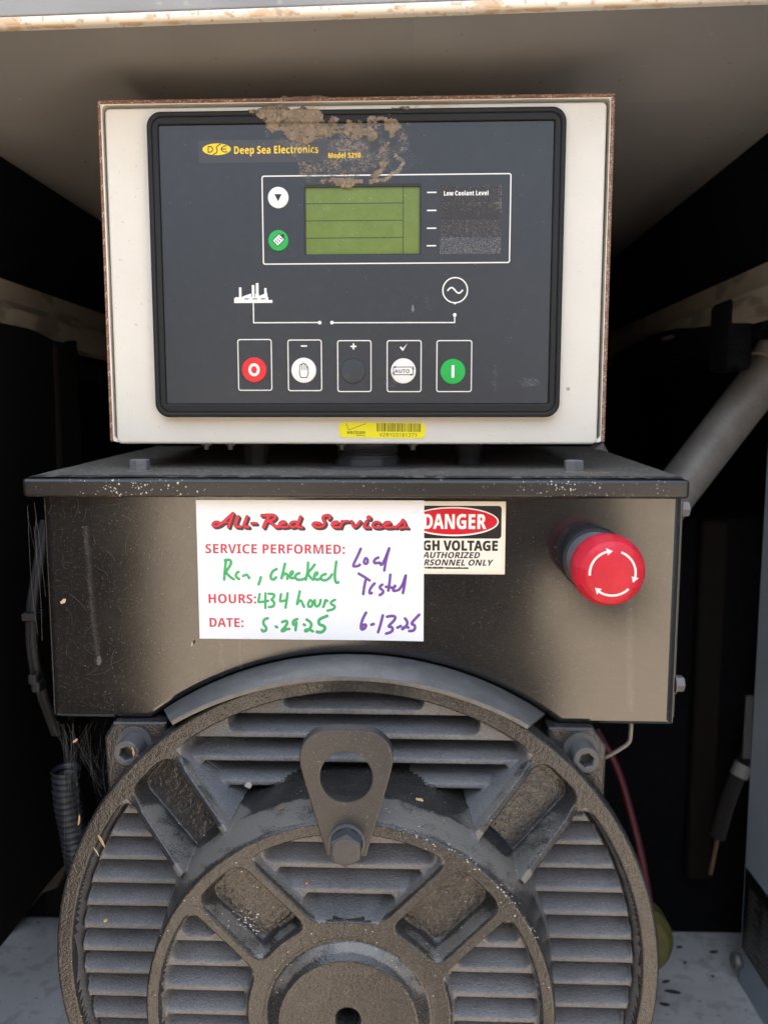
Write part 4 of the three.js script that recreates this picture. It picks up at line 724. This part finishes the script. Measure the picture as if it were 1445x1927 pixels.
  const plateMap = colorTex(512, 512, (c, u, v) => { const a = fbm(u * 9, v * 9, 340, 5, 9), h = hash(Math.floor(u * 512), Math.floor(v * 512), 341), n = noise(u * 110, v * 110, 342, 110), k = 0.8 + 0.4 * a; c[0] = 0.034 * k; c[1] = 0.033 * k; c[2] = 0.0325 * k; if (h > 0.988) mix3(c, 0.3, 0.29, 0.27, 0.7); if (n > 0.93) mix3(c, 0.2, 0.19, 0.175, 0.5); });
  obj('lifting_plate', boxUV(slab(lp, -413, -405, 0.7, 40, 2)), std({ map: rep(plateMap, 9), roughness: 0.36, bumpMap: rep(grainTile, 30), bumpScale: 0.00005 }), alt);
  const hx = [], bx = X(0.3), by = Y(106.5);
  const hs = new THREE.Shape(); for (let i = 0; i < 6; i++) { const a = i * Math.PI / 3 + 0.5; hs[i ? 'lineTo' : 'moveTo'](bx + 9.2 * Math.cos(a), by + 9.2 * Math.sin(a)); } hs.closePath();
  obj('bolt', boxUV(clean([slab(hs, -404, -395, 0.8, 4, 3), latheZ(bx, by, [[8, -396], [7.7, -394.9], [6.8, -394.4], [5.6, -394.6], [0.01, -394.6]], 32)])), plain(0.05, 0.051, 0.054, 0.38, { bumpMap: rep(grainTile, 40), bumpScale: 0.0002 }), alt);
  obj('washer', boxUV(clean([latheZ(bx, by, [[9.9, -405.2], [10.1, -404.6], [9.9, -403.4], [8.6, -403.2]], 36)])), plain(0.09, 0.09, 0.092, 0.5), alt);
}

// ------------------------------------------------------------------ things round about
{ // equipment cabinet at the right edge
  const t = thing('equipment_cabinet', 'blue grey steel cabinet at the right edge with a black data plate', 'cabinet');
  const paint = colorTex(512, 512, (c, u, v) => { const a = fbm(u * 6, v * 6, 400, 5, 6), n = noise(u * 120, v * 120, 401, 120), k = 0.85 + 0.3 * a; c[0] = 0.34 * k; c[1] = 0.4 * k; c[2] = 0.46 * k; if (n > 0.985) mix3(c, 0.4, 0.4, 0.4, 0.5); });
  obj('side_panel', boxUV(rbox(338, 350, -572, 250, -774, -120, 1.5)), std({ map: rep(paint, 3), roughness: 0.45 }), t);
  obj('rear_panel', boxUV(rbox(350.5, 600, -572, 250, -771, -760, 1)), std({ map: rep(paint, 3), roughness: 0.45 }), t);
  const plate = canvasTex(1024, 512, (c) => {           // rows of print too small to read in the photograph
    c.fillStyle = '#141414'; c.fillRect(0, 0, 1024, 512); c.strokeStyle = '#77736b'; c.lineWidth = 2.5;
    for (let i = 0; i <= 12; i++) { const y = 90 + i * 33; c.beginPath(); c.moveTo(60, y); c.lineTo(1010, y); c.stroke(); }
    for (const x of [60, 250, 520, 760, 1010]) { c.beginPath(); c.moveTo(x, 90); c.lineTo(x, 486); c.stroke(); }
    c.fillStyle = '#8d887e'; for (let i = 0; i < 12; i++) for (const x of [72, 262, 532, 772]) { let q = x; const e = x + rnd(60, 170); while (q < e) { const w = rnd(5, 20); c.fillRect(q, 102 + i * 33, w, 10); q += w + rnd(3, 9); } }
    c.fillStyle = '#b5a24a'; c.fillRect(420, 30, 360, 24);
  });
  const pg = new THREE.PlaneGeometry(0.17, 0.087).rotateY(-Math.PI / 2).translate(0.3376, EYE - 0.49, -0.686);
  const pb = boxUV(rbox(337.7, 338.2, -533.5, -446.5, -771, -601, 0.2)); pb.deleteAttribute('uv');
  { const p = pb.attributes.position, uv = new Float32Array(p.count * 2); for (let i = 0; i < p.count; i++) { uv[2 * i] = (p.getZ(i) / M + 771) / 170; uv[2 * i + 1] = ((p.getY(i) - EYE) / M + 533.5) / 87; } pb.setAttribute('uv', new THREE.BufferAttribute(uv, 2)); }
  obj('data_plate', pb, std({ map: plate, roughness: 0.35 }), t);
  const knob = latheZ(0, 0, [[0.01, -2], [6, -2], [8.6, 2], [8, 6], [5, 8], [0.01, 8.6]], 24); knob.translate(0, -EYE, 0).rotateY(-Math.PI / 2).translate(0.336, EYE - 0.548, -0.770);
  obj('foot_bolt', boxUV(knob), STEEL, t);
  obj('hinge', boxUV(clean([rbox(331, 338.5, -335, -270, -779, -775, 1), cylZ(336, -302, -782, -774, 3.4)])), BLACKSTEEL, t);
}
{ // grey pipe running up to the right behind the junction box
  const pm = colorTex(512, 512, (c, u, v) => { const a = fbm(u * 10, v * 10, 410, 5, 10), n = noise(u * 150, v * 40, 411), k = 0.75 + 0.5 * a; c[0] = 0.25 * k; c[1] = 0.235 * k; c[2] = 0.218 * k; if (n > 0.82) mix3(c, 0.34, 0.33, 0.31, 0.35); if (n < 0.1) mix3(c, 0.07, 0.06, 0.05, 0.5); });
  const t = thing('exhaust_pipe', 'thick grey steel pipe slanting up to the right behind the black box', 'pipe');
  const p0 = at(1205, 1010, -750), p1 = at(1452, 690, -770), d = p1.clone().sub(p0).normalize();
  obj('pipe', tube([p0, p0.clone().lerp(p1, 0.5), p1], 20.5, 36, 24), std({ map: rep(pm, 2, 1), roughness: 0.5, metalness: 0.25 }), t);
  const cap = new THREE.CylinderGeometry(0.0255, 0.0235, 0.016, 36).applyQuaternion(new THREE.Quaternion().setFromUnitVectors(new THREE.Vector3(0, 1, 0), d)).translate(p1.x + d.x * 0.006, p1.y + d.y * 0.006, p1.z);
  obj('end_collar', cap, plain(0.3, 0.28, 0.26, 0.6), t);
  obj('branch', tube([at(1108, 846, -700), at(1128, 880, -700), at(1170, 930, -700)], 13, 24, 16), std({ map: rep(pm, 2), roughness: 0.5, metalness: 0.25 }), t);
}
{ // ribbed conduit at the left of the alternator
  const c = new THREE.CatmullRomCurve3([at(124, 1446, -572), at(128, 1500, -574), at(140, 1570, -578), at(152, 1640, -584), at(158, 1720, -590)]), seg = 220, rad = 20, pos = [], idx = [], fr = c.computeFrenetFrames(seg);
  for (let i = 0; i <= seg; i++) { const p = c.getPointAt(i / seg), ph = (i / seg * 26) % 1, r = 10.6 - (ph < 0.45 ? 0 : 1.5) - 0.4 * Math.cos(ph * 6.28); for (let j = 0; j <= rad; j++) { const a = j / rad * 6.2832, n = fr.normals[i], b = fr.binormals[i]; pos.push(p.x + M * r * (Math.cos(a) * n.x + Math.sin(a) * b.x), p.y + M * r * (Math.cos(a) * n.y + Math.sin(a) * b.y), p.z + M * r * (Math.cos(a) * n.z + Math.sin(a) * b.z)); } }
  for (let i = 0; i < seg; i++) for (let j = 0; j < rad; j++) { const a = i * (rad + 1) + j, b = a + rad + 1; idx.push(a, b, a + 1, b, b + 1, a + 1); }
  const g = new THREE.BufferGeometry(); g.setAttribute('position', new THREE.Float32BufferAttribute(pos, 3)); g.setIndex(idx); g.computeVertexNormals();
  tag(obj('conduit', g, std({ color: rgb(0.022, 0.024, 0.03), roughness: 0.42, side: THREE.DoubleSide })), 'black ribbed conduit with an open end standing left of the alternator', 'conduit');
  const t = thing('cable_bundle', 'bundle of black cables strapped to the left side of the black box', 'cable');
  for (const [dx, dz] of [[0, 0], [6, 5], [3, -6]]) obj('cable', tube([at(84 + dx, 980, -575 + dz), at(70 + dx, 1070, -562 + dz), at(58 + dx, 1150, -556 + dz), at(60 + dx, 1230, -556 + dz), at(76 + dx, 1300, -566 + dz), at(104 + dx, 1380, -590 + dz)], 3, 12, 60), RUBBER, t);
  const tie = at(56, 1158, -552); obj('cable_tie', boxUV(rbox(tie.x / M - 3, tie.x / M + 8, (tie.y - EYE) / M - 3, (tie.y - EYE) / M + 3, -560, -545, 1.5)), BLACK, t);
  for (const [x, y] of [[64, 1275], [70, 1290]]) { const p = at(x, y, -552); obj('clip', boxUV(rbox(p.x / M - 2, p.x / M + 5, (p.y - EYE) / M - 4, (p.y - EYE) / M + 4, -558, -546, 2)), BLACK, t); }
}
tag(obj('hose', tube([at(1120, 1372, -660), at(1158, 1440, -655), at(1186, 1530, -652), at(1206, 1610, -652), at(1222, 1700, -655)], 3.2, 12, 50), std({ color: rgb(0.07, 0.004, 0.011), roughness: 0.5 })), 'thin dark red hose hanging behind the alternator on the right', 'hose');
{
  const t = thing('battery_cable', 'black cable with a white marker sleeve hanging beside the blue grey cabinet', 'cable');
  obj('sheath', tube([at(1420, 1400, -792), at(1402, 1430, -790), at(1380, 1478, -788), at(1362, 1530, -788), at(1350, 1575, -790)], 7.5, 14, 40), plain(0.014, 0.011, 0.009, 0.8, { bumpMap: rep(grainTile, 20), bumpScale: 0.001 }), t);
  obj('marker_sleeve', tube([at(1399, 1437, -788), at(1389, 1460, -787)], 9, 20, 6), plain(0.16, 0.156, 0.15, 0.6), t);
  obj('bare_end', tube([at(1350, 1575, -790), at(1344, 1605, -790), at(1336, 1645, -790)], 2.2, 8, 16), plain(0.12, 0.06, 0.03, 0.7), t);
}
tag(obj('wire_bracket', tube([at(1187, 1350, -545), at(1186, 1380, -545), at(1183, 1396, -545), at(1165, 1410, -545), at(1140, 1424, -548), at(1118, 1434, -560)], 1.5, 10, 60), plain(0.4, 0.36, 0.31, 0.5)), 'bent wire bracket under the right corner of the black box', 'bracket');
tag(obj('rubber_bumper', latheZ(207, -479, [[0.01, -722], [30, -722], [36, -714], [36, -696], [30, -688], [0.01, -686]], 40), plain(0.1, 0.09, 0.02, 0.6)), 'yellow round bumper on the floor behind the alternator', 'bumper');
{
  const wood = colorTex(256, 256, (c, u, v) => { const a = fbm(u * 3, v * 30, 420, 4); c[0] = 0.025 + 0.025 * a; c[1] = 0.018 + 0.018 * a; c[2] = 0.012 + 0.012 * a; });
  const sh = shapeOf([[-430, -520], [-380, -500], [-366, -470], [-382, -464], [-424, -484], [-429, -492]]);
  tag(obj('wood_block', boxUV(slab(sh, -850, -795, 1.5, 4)), std({ map: rep(wood, 5), roughness: 0.9 })), 'brown wood block leaning against the dark wall left of the alternator', 'wood block');
  tag(obj('plank', boxUV(slab(shapeOf([[-470, -574.5], [-452, -574.5], [-392, -502], [-404, -502]]), -848, -822, 1.5, 4)), std({ map: rep(wood, 5), roughness: 0.9 })), 'slanting dark plank on the floor under the brown wood block', 'plank');
  const p = boxUV(rbox(-420, -372, -565, -505, -851, -849, 0.5)); tag(obj('panel_offcut', p, STRIP), 'dark brown board behind the slanting plank', 'board');
}
{ // chips of dirt on the floor at the right
  const chips = [[1342, 1792, 10, 3.2], [1278, 1783, 6, 2.2], [1264, 1867, 15, 4], [1252, 1848, 8, 2.4], [1250, 1891, 9, 2.8], [1340, 1838, 2.4, 1.6], [1288, 1812, 2.4, 1.6]];
  const where = ['nearest the cabinet', 'beside the yellow bumper', 'largest of the chips, beside the alternator frame', 'just behind the largest chip', 'nearest the lens beside the frame', 'tiny speck in front of the cabinet foot', 'tiny speck left of the long chip'];
  chips.forEach(([px, py, l, w], i) => {
    const d = at(px, py, -700).sub(camera.position), k = -0.5745 / d.y, p = d.multiplyScalar(k).add(camera.position), s = new THREE.Shape(), n = 9;
    for (let q = 0; q < n; q++) { const a = q / n * 6.283; s[q ? 'lineTo' : 'moveTo'](l * 0.5 * Math.cos(a) * rnd(0.75, 1.1), w * 0.5 * Math.sin(a) * rnd(0.7, 1.2)); } s.closePath();
    const g = new THREE.ExtrudeGeometry(s, { depth: 1.2, bevelEnabled: true, bevelSize: 0.3, bevelThickness: 0.3, bevelSegments: 1 }).scale(M, M, M).rotateX(-Math.PI / 2).rotateY(rnd(-0.3, 0.4)).translate(p.x, p.y, p.z);
    tag(obj('dirt_chip', boxUV(g), plain(0.05, 0.045, 0.04, 0.9)), 'dark chip of dirt on the grey floor, ' + where[i], 'debris', 'chips of dirt on the floor');
  });
}
{ // scraps of leaf and straw caught on the machine
  const scrap = (px, py, z, l, w, ang, col, label, kind) => {
    const s = new THREE.Shape(), n = 10;
    for (let q = 0; q < n; q++) { const a = q / n * 6.283; s[q ? 'lineTo' : 'moveTo'](l * 0.5 * Math.cos(a) * rnd(0.7, 1.1), w * 0.5 * Math.sin(a) * rnd(0.5, 1.25)); } s.closePath();
    const g = new THREE.ExtrudeGeometry(s, { depth: 0.35, bevelEnabled: true, bevelSize: 0.15, bevelThickness: 0.12, bevelSegments: 1 }), p = g.attributes.position;
    for (let i = 0; i < p.count; i++) p.setZ(i, p.getZ(i) + 0.05 * p.getX(i) * p.getX(i) / Math.max(1, l * 0.2) + 0.3 * (noise(p.getX(i), p.getY(i), 440) - 0.5));
    g.computeVertexNormals();
    const o = at(px, py, z);
    g.scale(M, M, M).rotateX(-0.3).rotateZ(ang).translate(o.x, o.y, o.z);
    tag(obj(kind === 'straw' ? 'straw' : 'leaf_scrap', boxUV(g), plain(...col, 0.85)), label, kind, null);
  };
  const TAN = [0.42, 0.26, 0.14], PALE = [0.55, 0.42, 0.28], BR = [0.2, 0.1, 0.055];
  scrap(120, 1132, -478, 4.8, 2.4, 0.6, PALE, 'small pale leaf scrap stuck to the left of the black box face', 'leaf');
  scrap(192, 1582, -444, 8.6, 1.6, -1.15, TAN, 'tan straw sliver lodged at the inner edge of the left frame ring', 'straw');
  scrap(182, 1602, -446, 6.4, 0.5, -1.05, PALE, 'thin pale straw beside the thicker tan sliver on the frame ring', 'straw');
  scrap(200, 1732, -446, 2.6, 2.2, 0.4, TAN, 'round tan crumb on a cooling fin at the left', 'leaf');
  scrap(143, 1394, -473, 4, 1.6, 0.7, TAN, 'curled tan leaf bit in the web under the left corner of the black box', 'leaf');
  scrap(150, 1543, -446, 6.5, 1, 1.4, TAN, 'thin twig hanging in web outside the left frame ring', 'straw');
  scrap(252, 1414, -456, 6.5, 1.3, 1.7, TAN, 'orange brown leaf bit lying over the left cap screw', 'leaf');
  scrap(262, 1424, -456, 5, 1.1, -0.6, BR, 'dark brown leaf bit beside the left cap screw', 'leaf');
  scrap(530, 1520, -424, 4.4, 1.2, 0.5, BR, 'brown leaf bit on the dusty shoulder left of the lifting plate', 'leaf');
  scrap(790, 1505, -424, 4.6, 1.4, -0.3, TAN, 'tan leaf bit on the dusty shoulder right of the lifting plate', 'leaf');
  scrap(578, 1662, -414, 1.4, 1.1, 0.3, [0.5, 0.14, 0.03], 'tiny orange crumb on the edge of the left inner spoke', 'leaf');
  scrap(468, 1478, -446, 5, 3, 0.2, [0.3, 0.28, 0.26], 'grey tuft of web and fluff on the lowest top fin', 'fluff');
  for (let i = 0; i < 1; i++) scrap(362, 1212, -478, 2.6, 0.9, 1.2, PALE, 'pale straw bit on the black box below the service card', 'straw');
}
{ // loose grit lying round the two lid bolts
  const gs = [];
  for (let i = 0; i < 260; i++) {
    const right = i % 3, cx = right ? 106 : -170, z = -503 + rnd(-12, 16) * rnd(), x = cx + rnd(-24, 30) * rnd(), g = new THREE.TetrahedronGeometry(rnd(0.4, right ? 1.7 : 1.2) * M).scale(rnd(0.6, 2.4), 0.6, 1).rotateY(rnd(0, 6.28)).translate(x * M, EYE + (-34.5 - (z + 470) * 0.045 + 0.9) * M, z * M);
    gs.push(boxUV(g));
  }
  const m = obj('grit', gs, plain(0.17, 0.13, 0.085, 0.95)); m.userData.kind = 'stuff'; tag(m, 'loose brown grit scattered round the two lid bolts on the black box', 'grit');
}
{ // cobwebs: fine threads between the box, the ears and the fins
  const web = (name, label, n, pick, r = 0.042) => {
    const gs = [];
    for (let i = 0; i < n; i++) { const [a, b] = pick(), m = a.clone().lerp(b, rnd(0.35, 0.65)); m.y -= rnd(0, 0.0025); m.x += rnd(-0.0015, 0.0015); gs.push(tube([a, m, b], r * rnd(0.4, 1.1), 3, 8)); }
    tag(obj(name, clean(gs), std({ color: rgb(0.17, 0.162, 0.15), roughness: 0.9 })), label, 'cobweb');
  };
  const P = (x0, x1, y0, y1, z0, z1) => at(rnd(x0, x1), rnd(y0, y1), rnd(z0, z1));
  web('cobweb', 'grey cobweb hanging under the left corner of the black box down to the frame ring', 60, () => (rnd() < 0.4 ? [P(92, 210, 1354, 1368, -500, -484), P(120, 200, 1400, 1500, -520, -478)] : rnd() < 0.5 ? [P(130, 205, 1370, 1420, -510, -478), P(170, 206, 1420, 1500, -490, -474)] : [P(118, 140, 1358, 1390, -500, -484), P(118, 160, 1480, 1640, -500, -462)]));
  web('cobweb', 'fine cobweb threads across the dark slots of the top fins on the left', 44, () => [P(345, 520, 1360, 1385, -462, -452), P(345, 470, 1392, 1440, -462, -452)], 0.055);
  web('cobweb', 'fine cobweb threads over the fins of the left side', 46, () => { const a = P(190, 320, 1570, 1780, -460, -450); return [a, a.clone().add(new THREE.Vector3(rnd(-0.004, 0.004), -rnd(0.003, 0.03), 0))]; }, 0.05);
  web('cobweb', 'stray cobweb threads along the left edge of the black box', 7, () => [P(50, 72, 945, 1000, -486, -478), P(66, 92, 1000, 1345, -490, -479)], 0.06);
  web('cobweb', 'single cobweb thread running down to the fluff on the lowest top fin', 2, () => [at(375, 1420, -448), at(462, 1472, -446)], 0.09);
}
{ // added row of trees, out of view, put in to darken what the controller's face mirrors
  const leafMat = std({ color: rgb(0.035, 0.055, 0.022), roughness: 0.8 }), bark = std({ color: rgb(0.09, 0.07, 0.05), roughness: 0.9 });
  const make = () => {
    const t = thing('added_tree', 'one of an even row of unseen broad green trees added to darken the controller reflection', 'added_tree', 'added trees out of view'), gs = [];
    obj('trunk', tube([new THREE.Vector3(0, -0.1, 0), new THREE.Vector3(0.1, 1.6, 0.05), new THREE.Vector3(0.05, 4.4, 0)], 190, 10, 12), bark, t);
    for (let i = 0; i < 900; i++) {
      const a = rnd(0, 6.283), q = Math.pow(rnd(), 0.4) * 3.1, y = rnd(-1, 1), r = q * Math.sqrt(1 - y * y), g = new THREE.PlaneGeometry(0.55, 0.4).rotateX(rnd(0, 6)).rotateY(rnd(0, 6)).translate(r * Math.cos(a), 5.3 + y * q * 1.05, r * Math.sin(a));
      gs.push(g);
    }
    obj('crown', clean(gs), leafMat, t);
    return t;
  };
  const first = make();
  for (let i = 0; i < 9; i++) {
    let o = first;
    if (i) { o = first.clone(); o.name = numbered('added_tree'); scene.add(o); }
    o.position.set(-24 + i * 6 + rnd(-1, 1), 0, 21 + rnd(-2, 2)); o.rotation.y = rnd(0, 6); o.scale.setScalar(rnd(1.0, 1.35));
  }
}
{ // the photographer, behind the lens: the gloss paint mirrors the dark clothing
  const t = thing('person', 'person in dark clothing standing before the machine holding up a phone', 'person');
  const J = (x, y, z) => new THREE.Vector3(x, y, z), bones = [];
  const cap = (a, b, ra, rb) => bones.push([a, b, ra, rb]);
  const bx = 0.07, bz = 0.42;
  cap(J(bx, 0.98, bz), J(bx, 1.32, bz), 0.15, 0.165); cap(J(bx - 0.13, 1.36, bz), J(bx + 0.13, 1.36, bz), 0.085, 0.085); cap(J(bx, 1.40, bz), J(bx, 1.52, bz - 0.01), 0.06, 0.055); cap(J(bx, 1.60, bz - 0.01), J(bx, 1.64, bz - 0.01), 0.088, 0.092);
  for (const s of [-1, 1]) {
    cap(J(bx + s * 0.09, 0.95, bz), J(bx + s * 0.1, 0.5, bz - 0.01), 0.1, 0.062); cap(J(bx + s * 0.1, 0.5, bz - 0.01), J(bx + s * 0.11, 0.09, bz + 0.02), 0.06, 0.042); cap(J(bx + s * 0.11, 0.06, bz + 0.03), J(bx + s * 0.13, 0.045, bz - 0.15), 0.045, 0.038);
    cap(J(bx + s * 0.2, 1.36, bz), J(bx + s * 0.26, 1.12, bz - 0.08), 0.056, 0.045); cap(J(bx + s * 0.26, 1.12, bz - 0.08), J(s * 0.1, 1.33, 0.11), 0.044, 0.03);
    cap(J(s * 0.1, 1.34, 0.1), J(s * 0.07, 1.37, 0.055), 0.03, 0.026);
    for (let f = 0; f < 4; f++) cap(J(s * 0.085, 1.37 + f * 0.018, 0.06), J(s * 0.05, 1.375 + f * 0.018, 0.042), 0.011, 0.009);
    cap(J(s * 0.08, 1.36, 0.06), J(s * 0.05, 1.35, 0.035), 0.012, 0.01);
  }
  const res = 96, mc = new MarchingCubes(res, std({ color: rgb(0.02, 0.02, 0.026), roughness: 0.9 }), false, false, 400000), f = mc.field, o = J(bx, 0.9, 0.25), S = 0.93;
  const ab = new THREE.Vector3(), ap = new THREE.Vector3(), p = new THREE.Vector3();
  for (let k = 0; k < res; k++) for (let j = 0; j < res; j++) for (let i = 0; i < res; i++) {
    p.set((i / res * 2 - 1) * S + o.x, (j / res * 2 - 1) * S + o.y, (k / res * 2 - 1) * S + o.z);
    let d = 1e9;
    if (Math.abs(p.x - bx) < 0.42 && p.z > -0.06 && p.z < 0.66) for (const [a, b, ra, rb] of bones) { ab.subVectors(b, a); ap.subVectors(p, a); const t2 = clamp(ap.dot(ab) / ab.lengthSq()), q = ap.addScaledVector(ab, -t2).length() - lerp(ra, rb, t2), kk = 0.03, h = Math.max(kk - Math.abs(d - q), 0) / kk; d = Math.min(d, q) - h * h * kk * 0.25; }
    f[i + j * res + k * res * res] = -Math.min(d, 1);
  }
  mc.isolation = 0; mc.update();
  const n = mc.count, g = new THREE.BufferGeometry(), pa = mc.positionArray.slice(0, n * 3), na = mc.normalArray.slice(0, n * 3);
  for (let i = 0; i < n; i++) { pa[3 * i] = pa[3 * i] * S + o.x; pa[3 * i + 1] = pa[3 * i + 1] * S + o.y; pa[3 * i + 2] = pa[3 * i + 2] * S + o.z; }
  const col = new Float32Array(n * 3); for (let i = 0; i < n; i++) { const y = pa[3 * i + 1], z = pa[3 * i + 2], skin = y > 1.47 || z < 0.1 && y > 0.9; const c = skin ? [0.42, 0.27, 0.19] : y < 0.1 ? [0.02, 0.02, 0.02] : y < 0.98 ? [0.02, 0.025, 0.045] : [0.022, 0.022, 0.025]; col.set(c, 3 * i); }
  g.setAttribute('position', new THREE.BufferAttribute(pa, 3)); g.setAttribute('normal', new THREE.BufferAttribute(na, 3)); g.setAttribute('color', new THREE.BufferAttribute(col, 3));
  obj('body', g, std({ vertexColors: true, roughness: 0.9 }), t);
  obj('hair', new THREE.SphereGeometry(0.1, 32, 20, 0, 6.3, 0, 1.7).scale(0.95, 1.15, 1.08).translate(bx, 1.655, bz + 0.006), std({ color: rgb(0.02, 0.014, 0.01), roughness: 0.7 }), t);
  tag(obj('phone', new RoundedBoxGeometry(0.078, 0.16, 0.008, 3, 0.003).translate(0.02, EYE - 0.055, 0.028), std({ color: rgb(0.03, 0.03, 0.035), roughness: 0.3 })), 'dark phone held up in both hands before the machine', 'phone');
}
renderer.render(scene, camera);
